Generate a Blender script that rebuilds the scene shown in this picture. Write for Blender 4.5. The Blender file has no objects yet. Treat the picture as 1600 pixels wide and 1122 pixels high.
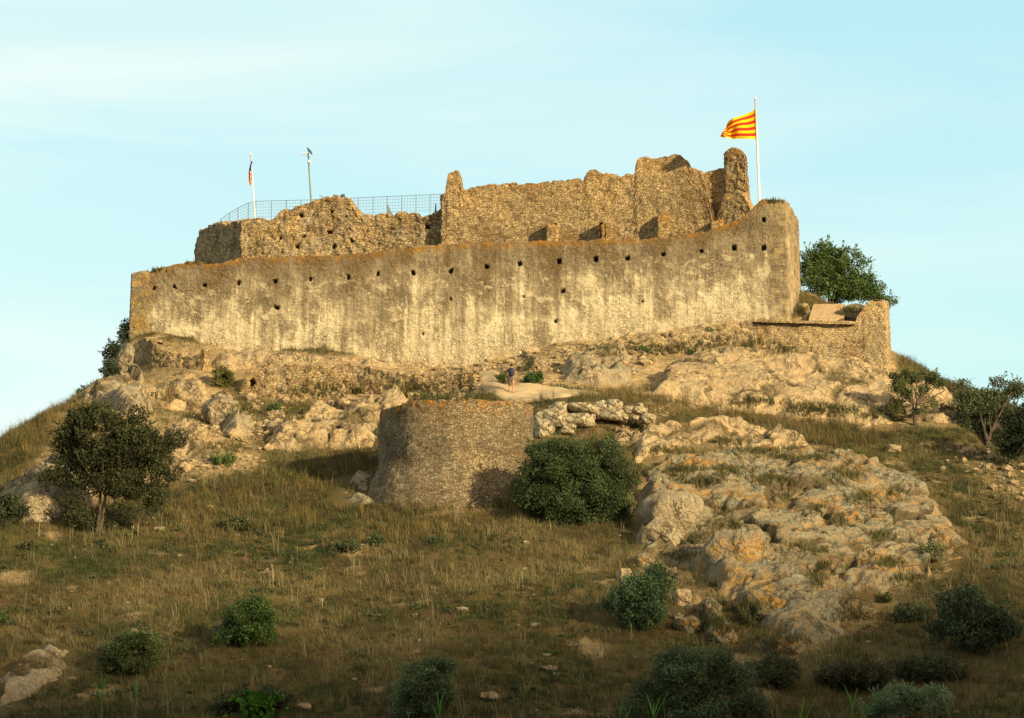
import bpy, math, random
import numpy as np
from mathutils import Vector
R = math.radians
random.seed(7); RNG = np.random.default_rng(7)
scene = bpy.context.scene
COL = scene.collection

# ------------------------------------------------------------------ camera
F = 4050.0; PITCH = R(8.0); CP, SP = math.cos(PITCH), math.sin(PITCH)
cam_d = bpy.data.cameras.new('camera'); cam = bpy.data.objects.new('camera', cam_d); COL.objects.link(cam)
cam_d.sensor_width = 36; cam_d.lens = 36 * F / 1600; cam_d.clip_start = .5; cam_d.clip_end = 8000
cam.location = (0, 0, 0); cam.rotation_euler = (math.pi / 2 + PITCH, 0, 0)
scene.camera = cam

def W(u, v, Y):
    dx = (u - 800) / F; dz = (561 - v) / F
    dy = CP - dz * SP; z = SP + dz * CP
    return Vector((dx / dy * Y, Y, z / dy * Y))
def zat(u, v, Y):
    dz = (561 - v) / F
    return (SP + dz * CP) / (CP - dz * SP) * Y
def proj(x, y, z):
    zc = CP * y + SP * z; up = -SP * y + CP * z
    return 800 + F * x / zc, 561 - F * up / zc

# ------------------------------------------------------------------ noise
_perm = np.random.default_rng(3).permutation(512).astype(np.int64)
_grad = np.random.default_rng(4).normal(size=(512, 3)); _grad /= np.linalg.norm(_grad, axis=1)[:, None]
def _h(i, j, k): return _perm[(_perm[(_perm[i & 511] + j) & 511] + k) & 511]
def noise(P, scale=1.0, seed=0):
    P = np.asarray(P, float) * scale + seed * 17.31
    I = np.floor(P).astype(np.int64); f = P - I; w = f * f * f * (f * (f * 6 - 15) + 10)
    out = 0
    for a in (0, 1):
        wa = w[:, 0] if a else 1 - w[:, 0]
        for b in (0, 1):
            wb = w[:, 1] if b else 1 - w[:, 1]
            for c in (0, 1):
                wc = w[:, 2] if c else 1 - w[:, 2]
                g = _grad[_h(I[:, 0] + a, I[:, 1] + b, I[:, 2] + c)]
                out = out + wa * wb * wc * ((f - (a, b, c)) * g).sum(1)
    return out * 1.6
def fbm(P, scale=1.0, octv=4, seed=0, gain=.5):
    s = 0; a = 1
    for o in range(octv):
        s = s + a * noise(P, scale * 2 ** o, seed + o); a *= gain
    return s
def ridged(P, scale=1.0, octv=4, seed=0):
    s = 0; a = 1
    for o in range(octv):
        s = s + a * (1 - 2 * np.abs(noise(P, scale * 2 ** o, seed + o))); a *= .5
    return s
def cells(P, scale=1.0, seed=0):
    """F1, F2, random value of nearest cell"""
    P = np.asarray(P, float) * scale + seed * 9.7
    I = np.floor(P).astype(np.int64); n = len(P)
    f1 = np.full(n, 9.); f2 = np.full(n, 9.); idv = np.zeros(n)
    for a in (-1, 0, 1):
        for b in (-1, 0, 1):
            for c in (-1, 0, 1):
                h = _h(I[:, 0] + a, I[:, 1] + b, I[:, 2] + c)
                q = I + (a, b, c) + .5 + _grad[h] * .45
                d = np.linalg.norm(P - q, axis=1)
                closer = d < f1
                f2 = np.where(closer, f1, np.minimum(f2, d)); idv = np.where(closer, h / 511., idv); f1 = np.minimum(f1, d)
    return f1, f2, idv
def slabs(P, scale, seed=0, tilt=1.0):
    """tilted plates: height of a randomly tipped plane inside each cell, and distance to the seam"""
    P = np.asarray(P, float) * scale + seed * 9.7
    I = np.floor(P).astype(np.int64); n = len(P); f1 = np.full(n, 9.); f2 = np.full(n, 9.); hv = np.zeros(n)
    for a in (-1, 0, 1):
        for b in (-1, 0, 1):
            for c in (-1, 0, 1):
                h = _h(I[:, 0] + a, I[:, 1] + b, I[:, 2] + c); q = I + (a, b, c) + .5 + _grad[h] * .45
                dv = P - q; d = np.linalg.norm(dv, axis=1); closer = d < f1
                pl = (dv * _grad[(h + 77) & 511]).sum(1) * tilt + (h / 511. - .5)
                f2 = np.where(closer, f1, np.minimum(f2, d)); hv = np.where(closer, pl, hv); f1 = np.minimum(f1, d)
    return hv, f2 - f1
def sstep(a, b, x):
    t = np.clip((x - a) / (b - a), 0, 1); return t * t * (3 - 2 * t)

# ------------------------------------------------------------------ terrain height
ANCH = [ # u, v, Y on visible ground
 (0,1122,98),(300,1122,99),(700,1122,100),(1100,1122,100),(1600,1122,100),
 (0,1000,108),(400,1000,109),(800,1000,110),(1200,1010,110),(1600,1000,111),
 (0,900,116),(400,900,118),(800,900,119),(1100,900,119),(1600,900,121),
 (0,825,122),(150,832,123),(350,830,125),(600,820,127),(900,820,127),(1300,850,125),(1500,880,124),(1600,830,131),
 (0,690,140),(60,652,145),(120,624,150),(152,592,156),(60,760,130),(250,750,134),(400,745,136),(520,720,140),(350,660,147),(250,640,150),
 (470,680,146),(600,650,150),(560,790,130.5),(700,790,129.5),(820,790,129.5),
 (900,705,138),(870,692,140),(980,676,141.3),(900,632,143),(1000,630,145),
 (380,632,156.2),(500,630,156.2),(620,622,155.2),(745,614,152),(380,576,160),(500,568,160),(640,578,160),
 (205,560,165),(235,600,158),(320,600,158),
 (800,617,147),(800,632,144.5),(760,600,150),(790,586,154),(860,612,148),
 (205,532,168),(350,546,167),(500,550,166),(650,577,164.7),(740,573,164),(850,546,163),(950,530,162.3),(1050,514,161.5),(1180,502,160.5),
 (1000,600,151),(1100,640,147),(1050,560,156),(1150,560,156),(1200,575,155),(1200,640,149),(1300,640,150),(1385,585,156),(1400,650,150),(1500,668,148),
 (1000,690,139),(1250,705,142),(1450,760,137),(1350,690,145),
 (1600,720,144),(1520,690,147),(1600,760,139),
 (1440,592,163),(1500,622,164),(1560,652,164),(1600,668,164),
 (1270,506,160),(1350,522,160),(1290,484,168),(1382,560,158),(1385,562,165),
]
pts = [tuple(W(*a)) for a in ANCH]
pts += [(25.4,170,19.5),(28,174,15.5),(24.5,176,16),(-31.6,160,12),(-28.8,172,16),(-27.5,182,18),(-35,145,9),(-24,192,18),(-42,120,2),(-45,160,3),(32,176,14),(38,182,9),(23,178,18),(40,150,12),(45,120,5),
        (-15,175,25.2),(0,173,25.5),(10,170,26),(16,172,26),(0,195,20),(20,195,14),(0,225,3),(-40,225,-1),(40,225,-1),(60,190,0),(-60,190,-1),
        (-60,140,-1),(60,140,3),(-60,90,-2),(60,90,-2),(-20,84,-1.3),(0,86,-1.1),(20,86,-1.1),(-20,70,-1.9),(0,72,-1.9),(20,72,-1.9),(0,50,-2),(-45,50,-2),(45,50,-2)]
PT = np.array(pts); A2 = PT[:, :2] / 50.
def _phi(r): return np.where(r > 1e-9, r * r * np.log(np.maximum(r, 1e-9)), 0)
n = len(PT); K = np.zeros((n + 3, n + 3))
K[:n, :n] = _phi(np.linalg.norm(A2[:, None] - A2[None], axis=2)) + np.eye(n) * 2e-4
K[:n, n] = 1; K[:n, n + 1:] = A2; K[n, :n] = 1; K[n + 1:, :n] = A2.T
SOL = np.linalg.solve(K, np.concatenate([PT[:, 2], [0, 0, 0]]))
def Hs0(x, y):
    x = np.asarray(x, float).ravel(); y = np.asarray(y, float).ravel(); out = np.empty(len(x))
    for i in range(0, len(x), 20000):
        q = np.stack([x[i:i + 20000], y[i:i + 20000]], 1) / 50.
        out[i:i + 20000] = _phi(np.linalg.norm(q[:, None] - A2[None], axis=2)) @ SOL[:n] + SOL[n] + q @ SOL[n + 1:]
    w = sstep(75, 50, np.abs(x)) * sstep(45, 62, y) * sstep(250, 215, y)
    return -2 + (out + 2) * w
_hx = np.arange(-78, 78.1, .5); _hy = np.arange(40, 258.1, .5); _HG = Hs0(*[a.ravel() for a in np.meshgrid(_hx, _hy)]).reshape(len(_hy), len(_hx))
def Hs(x, y):
    x = np.asarray(x, float).ravel(); y = np.asarray(y, float).ravel()
    a = np.clip((x + 78) / .5, 0, len(_hx) - 1.001); b = np.clip((y - 40) / .5, 0, len(_hy) - 1.001); i = a.astype(int); j = b.astype(int); a = a - i; b = b - j
    return (_HG[j, i] * (1 - a) + _HG[j, i + 1] * a) * (1 - b) + (_HG[j + 1, i] * (1 - a) + _HG[j + 1, i + 1] * a) * b
def H(x, y):
    x = np.asarray(x, float).ravel(); y = np.asarray(y, float).ravel()
    P = np.stack([x, y, np.zeros(len(x))], 1)
    return Hs(x, y) + .28 * fbm(P, .22, 3, 5) + .07 * fbm(P, 1.1, 2, 8)
def h1(x, y): return float(H([x], [y])[0])
def cast(u, v, y0=70, y1=215):
    """where the sight line through a pixel meets the ground"""
    Y = np.arange(y0, y1, .5); dz = (561 - v) / F; dy = CP - dz * SP
    x = (u - 800) / F / dy * Y; z = (SP + dz * CP) / dy * Y
    hit = np.nonzero(H(x, Y) >= z)[0]
    if len(hit) == 0: return None
    Yh = Y[hit[0]]
    Yf = np.arange(Yh - .6, Yh + .01, .05); xf = (u - 800) / F / dy * Yf; zf = (SP + dz * CP) / dy * Yf
    k = np.nonzero(H(xf, Yf) >= zf)[0]; k = k[0] if len(k) else -1
    return Vector((xf[k], Yf[k], zf[k]))

# ------------------------------------------------------------------ mesh helpers
def mesh_np(name, V, faces, mat, parent=None, smooth=True, attrs=None, colors=None):
    """faces: (n,4) or (n,3) int array, or list of such arrays"""
    if not isinstance(faces, (list, tuple)): faces = [faces]
    faces = [np.asarray(f, np.int32) for f in faces if len(f)]
    me = bpy.data.meshes.new(name)
    V = np.asarray(V, np.float32)
    me.vertices.add(len(V)); me.vertices.foreach_set('co', V.ravel())
    loops = np.concatenate([f.ravel() for f in faces]); sizes = np.concatenate([np.full(len(f), f.shape[1], np.int32) for f in faces])
    me.loops.add(len(loops)); me.loops.foreach_set('vertex_index', loops)
    starts = np.concatenate([[0], np.cumsum(sizes)[:-1]]).astype(np.int32)
    me.polygons.add(len(sizes)); me.polygons.foreach_set('loop_start', starts); me.polygons.foreach_set('loop_total', sizes)
    me.polygons.foreach_set('use_smooth', np.full(len(sizes), smooth, bool))
    me.update(calc_edges=True)
    for k, a in (attrs or {}).items():
        at = me.attributes.new(k, 'FLOAT', 'POINT'); at.data.foreach_set('value', np.asarray(a, np.float32))
    if colors is not None:
        at = me.attributes.new('tint', 'FLOAT_COLOR', 'POINT')
        c = np.ones((len(V), 4), np.float32); c[:, :3] = colors; at.data.foreach_set('color', c.ravel())
    me.materials.append(mat)
    o = bpy.data.objects.new(name, me); COL.objects.link(o)
    if parent is not None: o.parent = parent
    return o
def tag(o, label=None, cat=None, group=None, kind=None):
    if label: o['label'] = label
    if cat: o['category'] = cat
    if group: o['group'] = group
    if kind: o['kind'] = kind
    return o
def empty(name, loc, label, cat, group=None):
    o = bpy.data.objects.new(name, None); COL.objects.link(o); o.location = loc; o.empty_display_size = .3
    return tag(o, label, cat, group)
def grid_faces(nr, nc, off=0):
    i = np.arange(nr - 1)[:, None] * nc + np.arange(nc - 1)[None]
    i = i.ravel() + off
    return np.stack([i, i + 1, i + nc + 1, i + nc], 1)

class MB:
    """collects simple shapes into one mesh (list based, for small objects)"""
    def __init__(s): s.v = []; s.f = []
    def box(s, c, d, rz=0, tilt=None, bev=.0):
        from mathutils import Matrix
        m = Matrix.Rotation(rz, 3, 'Z')
        if tilt is not None: m = m @ tilt
        n0 = len(s.v); b = min(bev, min(d) * .4)
        hx, hy, hz = d[0] / 2, d[1] / 2, d[2] / 2
        if b <= 0:
            for sx in (-1, 1):
                for sy in (-1, 1):
                    for sz in (-1, 1): s.v.append(tuple(Vector(c) + m @ Vector((sx * hx, sy * hy, sz * hz))))
            s.f += [tuple(n0 + i for i in q) for q in ((0,1,3,2),(4,6,7,5),(0,4,5,1),(2,3,7,6),(0,2,6,4),(1,5,7,3))]
        else:
            ring = [(-hx+b,-hy),(hx-b,-hy),(hx,-hy+b),(hx,hy-b),(hx-b,hy),(-hx+b,hy),(-hx,hy-b),(-hx,-hy+b)]
            lv = [(-hz, .75), (-hz + b, 1), (hz - b, 1), (hz, .75)]
            for z, k in lv:
                kx = 1 if k == 1 else 1 - b / hx; ky = 1 if k == 1 else 1 - b / hy
                for x, y in ring: s.v.append(tuple(Vector(c) + m @ Vector((x * kx, y * ky, z))))
            for l in range(3):
                for i in range(8):
                    j = (i + 1) % 8; s.f.append((n0 + l*8 + i, n0 + l*8 + j, n0 + l*8 + 8 + j, n0 + l*8 + 8 + i))
            s.f.append(tuple(n0 + i for i in range(7, -1, -1))); s.f.append(tuple(n0 + 24 + i for i in range(8)))
    def tube(s, P, rad, n=8, cap=True):
        P = [Vector(p) for p in P]; rad = rad if isinstance(rad, (list, tuple)) else [rad] * len(P)
        n0 = len(s.v)
        for i, p in enumerate(P):
            d = (P[min(i + 1, len(P) - 1)] - P[max(i - 1, 0)]).normalized()
            a = d.cross(Vector((0, 1, 0)) if abs(d.y) < .9 else Vector((1, 0, 0))).normalized(); b = d.cross(a)
            for k in range(n):
                t = 2 * math.pi * k / n; s.v.append(tuple(p + (a * math.cos(t) + b * math.sin(t)) * rad[i]))
        for i in range(len(P) - 1):
            for k in range(n):
                l = (k + 1) % n; s.f.append((n0 + i*n + k, n0 + i*n + l, n0 + (i+1)*n + l, n0 + (i+1)*n + k))
        if cap: s.f.append(tuple(n0 + k for k in range(n))); s.f.append(tuple(n0 + (len(P)-1)*n + k for k in range(n - 1, -1, -1)))
    def build(s, name, mat, parent=None, smooth=False):
        me = bpy.data.meshes.new(name); me.from_pydata(s.v, [], s.f)
        me.polygons.foreach_set('use_smooth', [smooth] * len(me.polygons)); me.materials.append(mat); me.update()
        o = bpy.data.objects.new(name, me); COL.objects.link(o)
        if parent is not None: o.parent = parent
        return o
def rel(pv, root): return Vector(pv) - root.location

# ------------------------------------------------------------------ materials
class NM:
    def __init__(s, name, rough=.9, spec=.2):
        s.m = bpy.data.materials.new(name); s.m.use_nodes = True; s.t = s.m.node_tree; s.n = s.t.nodes
        s.b = s.n['Principled BSDF']; s.b.inputs['Roughness'].default_value = rough
        s.b.inputs['Specular IOR Level'].default_value = spec
        s.co = s.n.new('ShaderNodeTexCoord').outputs['Object']
    def L(s, a, b): s.t.links.new(a, b)
    def inp(s, node, k, val):
        if hasattr(val, 'is_linked') or hasattr(val, 'links'): s.L(val, node.inputs[k])
        else: node.inputs[k].default_value = val
    def mapping(s, scale=(1, 1, 1), rot=(0, 0, 0), src=None):
        n = s.n.new('ShaderNodeMapping'); n.inputs['Scale'].default_value = scale; n.inputs['Rotation'].default_value = rot
        s.L(src or s.co, n.inputs['Vector']); return n.outputs[0]
    def noise(s, scale, detail=4, rough=.55, dist=0, src=None):
        n = s.n.new('ShaderNodeTexNoise'); n.inputs['Scale'].default_value = scale; n.inputs['Detail'].default_value = detail
        n.inputs['Roughness'].default_value = rough; n.inputs['Distortion'].default_value = dist
        s.L(src or s.co, n.inputs['Vector']); return n.outputs['Fac']
    def noisec(s, scale, src=None):
        n = s.n.new('ShaderNodeTexNoise'); n.inputs['Scale'].default_value = scale
        s.L(src or s.co, n.inputs['Vector']); return n.outputs['Color']
    def warp(s, src, scale, amt):
        c = s.noisec(scale, src); v = s.n.new('ShaderNodeVectorMath'); v.operation = 'MULTIPLY_ADD'
        s.L(c, v.inputs[0]); v.inputs[1].default_value = (amt, amt, amt); s.L(src, v.inputs[2]); return v.outputs[0]
    def vor(s, scale, feat='F1', src=None, rand=1):
        n = s.n.new('ShaderNodeTexVoronoi'); n.feature = feat; n.inputs['Scale'].default_value = scale; n.inputs['Randomness'].default_value = rand
        s.L(src or s.co, n.inputs['Vector']); return n
    def ramp(s, fac, stops, interp='LINEAR'):
        n = s.n.new('ShaderNodeValToRGB'); cr = n.color_ramp; cr.interpolation = interp
        while len(cr.elements) < len(stops): cr.elements.new(.5)
        for e, (p, c) in zip(cr.elements, stops):
            e.position = p; e.color = (c, c, c, 1) if isinstance(c, (int, float)) else (*c, 1)
        s.L(fac, n.inputs[0]); return n.outputs[0]
    def mix(s, f, a, b, mode='MIX'):
        n = s.n.new('ShaderNodeMix'); n.data_type = 'RGBA'; n.blend_type = mode; n.clamp_factor = True
        for k, val in ((0, f), (6, a), (7, b)):
            if isinstance(val, bpy.types.NodeSocket): s.L(val, n.inputs[k])
            else: n.inputs[k].default_value = val if k == 0 else (*val, 1)
        return n.outputs[2]
    def math(s, op, a, b=0.0, clamp=False):
        n = s.n.new('ShaderNodeMath'); n.operation = op; n.use_clamp = clamp
        for k, val in ((0, a), (1, b)):
            if isinstance(val, bpy.types.NodeSocket): s.L(val, n.inputs[k])
            else: n.inputs[k].default_value = val
        return n.outputs[0]
    def attr(s, name, out='Fac'):
        n = s.n.new('ShaderNodeAttribute'); n.attribute_name = name; return n.outputs[out]
    def bump(s, hgt, dist=.05, strength=1.0, prev=None):
        n = s.n.new('ShaderNodeBump'); n.inputs['Distance'].default_value = dist; n.inputs['Strength'].default_value = strength
        s.L(hgt, n.inputs['Height'])
        if prev is not None: s.L(prev, n.inputs['Normal'])
        return n.outputs[0]
    def done(s, col, nrm=None):
        if isinstance(col, bpy.types.NodeSocket): s.L(col, s.b.inputs['Base Color'])
        else: s.b.inputs['Base Color'].default_value = (*col, 1)
        if nrm is not None: s.L(nrm, s.b.inputs['Normal'])
        return s.m
def plain(name, col, rough=.6, metal=0, var=.15):
    m = NM(name, rough, .4); m.b.inputs['Metallic'].default_value = metal
    f = m.noise(9, 3); lo = tuple(c * (1 - var) for c in col); hi = tuple(min(1, c * (1 + var)) for c in col)
    return m.done(m.ramp(f, [(.3, lo), (.7, hi)]))

def rubble(name, stops, scale=3.6, _k=1.25, mortar=(.2,.15,.09), squash=1.6, lichen=.0, dark=.0, bdist=.07, plaster=0.0):
    m = NM(name, .95, .1)
    base = m.mapping((1, 1, squash)); wv = m.warp(m.warp(base, 1.1, .35), 5.0, .14)
    scale = scale * _k; v1 = m.vor(scale, 'F1', wv, .85); ve = m.vor(scale, 'DISTANCE_TO_EDGE', wv, .85)
    sep = m.n.new('ShaderNodeSeparateColor'); m.L(v1.outputs['Color'], sep.inputs[0])
    col = m.ramp(sep.outputs[0], stops)
    fine = m.noise(14, 5, .65)
    col = m.mix(.75, col, m.ramp(fine, [(.3, .4), (.5, .95), (.7, 1.45)]), 'MULTIPLY')
    edge = m.ramp(m.math('ADD', ve.outputs['Distance'], m.math('MULTIPLY', m.math('SUBTRACT', fine, .5), .16)), [(.0, 0), (.10, 1)])
    v3 = m.vor(scale * 2.3, 'F1', wv); sp3 = m.n.new('ShaderNodeSeparateColor'); m.L(v3.outputs['Color'], sp3.inputs[0])
    col = m.mix(.4, col, m.ramp(sp3.outputs[0], stops))
    col = m.mix(m.math('MULTIPLY', m.math('SUBTRACT', 1, edge), .75), col, mortar)
    big = m.noise(.35, 5, .6)
    col = m.mix(.7, col, m.ramp(big, [(.34, (.5, .43, .36)), (.5, (.95, .95, .95)), (.64, (1.25, 1.15, .98))]), 'MULTIPLY')
    med = m.noise(1.3, 4, .6)
    col = m.mix(m.ramp(med, [(.53, 0), (.70, .6)]), col, (.11, .08, .05))
    if plaster:
        pm = m.noise(.8, 5, .6, .4)
        col = m.mix(m.ramp(pm, [(.52 , 0), (.60, plaster)]), col, (.50, .40, .26))
    h = m.attr('h')
    if lichen:
        ln = m.noise(2.5, 5, .65)
        f = m.math('MULTIPLY', m.ramp(h, [(.88, 0), (.985, 1)]), m.ramp(ln, [(.47, 0), (.62, lichen)]))
        col = m.mix(f, col, (.46, .20, .035))
    hgt = m.math('ADD', m.math('MULTIPLY', edge, .8), m.math('MULTIPLY', fine, .7))
    hgt = m.math('ADD', hgt, m.math('MULTIPLY', sep.outputs[1], .5))
    return m.done(col, m.bump(hgt, bdist))

def rockmat(name, base=(.42,.34,.22), grey=(.30,.29,.22), lichen=.0, dark=.35, greyamt=.5, lich_col=(.50,.25,.045)):
    m = NM(name, .95, .1)
    n1 = m.noise(.9, 8, .62, .3); n2 = m.noise(6, 6, .7); n3 = m.noise(.35, 5, .6)
    col = m.mix(m.ramp(n1, [(.42, 0), (.62, greyamt)]), base, grey)
    col = m.mix(.8, col, m.ramp(n2, [(.3, .4), (.5, .9), (.7, 1.35)]), 'MULTIPLY')
    lk = m.noise(1.7, 7, .7, .5)
    col = m.mix(m.ramp(lk, [(.57, 0), (.68, dark)]), col, (.085, .07, .05))
    if lichen:
        l2 = m.noise(1.5, 9, .78, .4, m.mapping((1, 1, 1), (0, 0, 0.7)))
        gate = m.ramp(n3, [(.45, 0), (.57, .8)])
        col = m.mix(m.math('MULTIPLY', m.ramp(l2, [(.475, 0), (.56, lichen)]), gate), col, lich_col)
    rd = m.noise(.6, 5, .6, .2, m.mapping((1.3, .8, 1), (0, 0, 2)))
    col = m.mix(m.ramp(rd, [(.58, 0), (.72, .5)]), col, (.30, .17, .085))
    def fissure(sc, rot, scale, w):
        a = m.noise(sc, 5, .6, .5, m.mapping(scale, rot)); a = m.math('ABSOLUTE', m.math('SUBTRACT', a, .5)); return m.ramp(a, [(0, 0), (w, 1)])
    crk = fissure(.55, (0, 0, .7), (1, .35, .8), .022); crk2 = fissure(1.5, (0, .4, -.5), (1, .5, 1.3), .03)
    gate2 = m.ramp(m.noise(.5, 4, .6), [(.42, 0), (.6, 1)])
    dirt = m.math('MULTIPLY', m.math('SUBTRACT', 1, m.math('MULTIPLY', crk, crk2)), m.math('MULTIPLY', gate2, .8))
    col = m.mix(dirt, col, (.10,.08,.045))
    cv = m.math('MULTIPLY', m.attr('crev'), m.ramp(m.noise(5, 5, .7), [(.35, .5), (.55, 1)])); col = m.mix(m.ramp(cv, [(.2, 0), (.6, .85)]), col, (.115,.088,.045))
    sp_ = m.noise(17, 5, .75); col = m.mix(m.ramp(sp_, [(.56, 0), (.66, dark)]), col, (.11,.09,.06))
    hgt = m.math('ADD', m.math('ADD', m.math('MULTIPLY', n2, 1.0), m.math('MULTIPLY', sp_, .5)), m.math('MULTIPLY', n1, 2.0))
    hgt = m.math('ADD', hgt, m.math('MULTIPLY', m.math('ADD', m.math('MULTIPLY', crk, .8), m.math('MULTIPLY', crk2, .4)), gate2))
    return m.done(col, m.bump(hgt, .16))

TAN = [(0, (.23,.155,.07)), (.25, (.41,.29,.14)), (.5, (.54,.39,.20)), (.75, (.46,.345,.19)), (.93, (.62,.49,.28)), (1, (.28,.13,.07))]
GREYTAN = [(0, (.17,.125,.075)), (.3, (.28,.215,.13)), (.6, (.36,.29,.185)), (.9, (.43,.36,.25)), (1, (.22,.11,.07))]
M_keep = rubble('keep_rubble', TAN, 3.7, lichen=.5, plaster=.12)
M_ruin = rubble('ruin_rubble', TAN, 3.0, mortar=(.13,.095,.055), lichen=.2, plaster=.6)
M_tower = rubble('tower_rubble', [(0,(.12,.09,.055)),(.35,(.22,.17,.10)),(.7,(.29,.235,.145)),(.95,(.42,.36,.25)),(1,(.22,.11,.07))], 4.7, mortar=(.15,.115,.07), lichen=.85, bdist=.05)
M_ret = rubble('retaining_rubble', TAN, 3.4, mortar=(.16,.11,.06), plaster=.25)
M_bast = rubble('bastion_rubble', [(0,(.42,.30,.16)),(.4,(.56,.42,.23)),(.8,(.64,.50,.29)),(1,(.44,.29,.14))], 4.0, mortar=(.40,.29,.15), plaster=.5)
M_quoin = rubble('lichened_block', [(0,(.36,.24,.10)),(.5,(.46,.31,.13)),(1,(.38,.29,.17))], 1.8, mortar=(.2,.13,.06), lichen=.9)
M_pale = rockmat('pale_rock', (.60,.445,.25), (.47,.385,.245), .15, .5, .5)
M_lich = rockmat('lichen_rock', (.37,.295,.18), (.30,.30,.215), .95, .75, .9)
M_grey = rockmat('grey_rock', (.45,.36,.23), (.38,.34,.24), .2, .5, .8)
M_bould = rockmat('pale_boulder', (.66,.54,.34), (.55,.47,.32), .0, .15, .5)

def curtain_mat():
    m = NM('weathered_render', .95, .1)
    h = m.attr('h'); a = m.attr('along')
    cb = m.n.new('ShaderNodeCombineXYZ'); m.L(a, cb.inputs[0]); m.L(h, cb.inputs[2]); st = cb.outputs[0]
    streak = m.noise(1.0, 6, .6, .3, m.mapping((.55, 1, .9), src=st))
    fstreak = m.noise(1.0, 7, .7, .2, m.mapping((3.0, 1, 1.6), src=st))
    patch = m.noise(.55, 6, .62, .3)
    grain = m.noise(9, 6, .75); g2 = m.noise(3.2, 5, .7)
    # brown weathered top, pale lime lower down, boundary ragged with streaks
    f = m.math('ADD', h, m.math('MULTIPLY', m.math('SUBTRACT', streak, .5), 1.6))
    f = m.math('ADD', f, m.math('MULTIPLY', m.math('SUBTRACT', fstreak, .5), .5))
    f = m.math('ADD', f, m.math('MULTIPLY', m.math('SUBTRACT', patch, .5), .9))
    col = m.ramp(f, [(.0, (.44,.35,.21)), (.15, (.68,.57,.37)), (.38, (.76,.645,.42)), (.52, (.50,.41,.26)), (.70, (.35,.28,.175)), (.9, (.27,.21,.13)), (1, (.22,.155,.085))])
    col = m.mix(m.ramp(fstreak, [(.46, 0), (.70, .7)]), col, (.20,.15,.085))
    dk = m.noise(1.0, 3, .5, .1, m.mapping((.8, 1, .12), src=st))
    col = m.mix(m.ramp(dk, [(.57, 0), (.68, .55)]), col, (.175,.135,.085))
    col = m.mix(.85, col, m.ramp(grain, [(.3, .5), (.5, .95), (.68, 1.35)]), 'MULTIPLY')
    ve = m.vor(5, 'DISTANCE_TO_EDGE', m.warp(m.co, 3, .25))
    exp = m.ramp(patch, [(.44, 0), (.58, 1)])
    edge = m.ramp(ve.outputs['Distance'], [(0, 0), (.1, 1)])
    col = m.mix(m.math('MULTIPLY', m.math('MULTIPLY', m.math('SUBTRACT', 1, edge), exp), .55), col, (.16,.11,.06))
    pit = m.ramp(g2, [(.57, 0), (.66, .65)])
    col = m.mix(pit, col, (.21,.155,.09)); fl = m.noise(.9, 7, .72, .3, m.mapping((1, 1, 1.6))); col = m.mix(m.math('MULTIPLY', m.ramp(fl, [(.55, 0), (.60, .6)]), m.ramp(h, [(.75, 1), (.9, 0)])), col, (.74,.62,.40))
    ln = m.noise(1.6, 5, .65)
    topf = m.math('MULTIPLY', m.ramp(h, [(.945, 0), (.985, 1)]), m.ramp(ln, [(.42, .1), (.58, .85)]))
    col = m.mix(topf, col, (.36,.175,.03))
    botf = m.math('MULTIPLY', m.ramp(h, [(.12, 1), (.3, 0)]), m.ramp(m.noise(.4, 5, .65, .2), [(.5, 0), (.62, .75)]))
    col = m.mix(botf, col, (.38,.22,.05))
    hgt = m.math('ADD', m.math('MULTIPLY', grain, 1.0), m.math('MULTIPLY', g2, 1.0))
    hgt = m.math('ADD', hgt, m.math('MULTIPLY', m.math('MULTIPLY', edge, exp), .5))
    # dressed corner blocks
    q = m.attr('quoin')
    bt = m.n.new('ShaderNodeTexBrick'); bt.inputs['Scale'].default_value = 1; bt.inputs['Brick Width'].default_value = .62; bt.inputs['Row Height'].default_value = .36
    bt.inputs['Mortar Size'].default_value = .018; bt.inputs['Mortar Smooth'].default_value = .6; bt.inputs['Bias'].default_value = .0
    bt.inputs['Color1'].default_value = (.24,.19,.125,1); bt.inputs['Color2'].default_value = (.44,.34,.19,1); bt.inputs['Mortar'].default_value = (.30,.22,.11,1)
    cz = m.n.new('ShaderNodeCombineXYZ'); m.L(a, cz.inputs[0]); sx = m.n.new('ShaderNodeSeparateXYZ'); m.L(m.co, sx.inputs[0]); m.L(sx.outputs[2], cz.inputs[1])
    m.L(m.warp(cz.outputs[0], 1.5, .12), bt.inputs['Vector'])
    bc = m.mix(.7, bt.outputs['Color'], m.ramp(g2, [(.3, .6), (.6, 1.15)]), 'MULTIPLY')
    bc = m.mix(m.math('MULTIPLY', m.ramp(q, [(.6, .12), (.95, 1)]), m.ramp(ln, [(.46, 0), (.6, .75)])), bc, (.42,.24,.05))
    qf = m.math('MULTIPLY', m.math('MULTIPLY', q, 1.5, True), m.ramp(m.noise(1.2, 4, .6), [(.35, .5), (.5, 1)]))
    col = m.mix(qf, col, bc)
    return m.done(col, m.bump(m.math('ADD', hgt, m.math('MULTIPLY', fl, 1.5)), .09))
M_curtain = curtain_mat()

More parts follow.
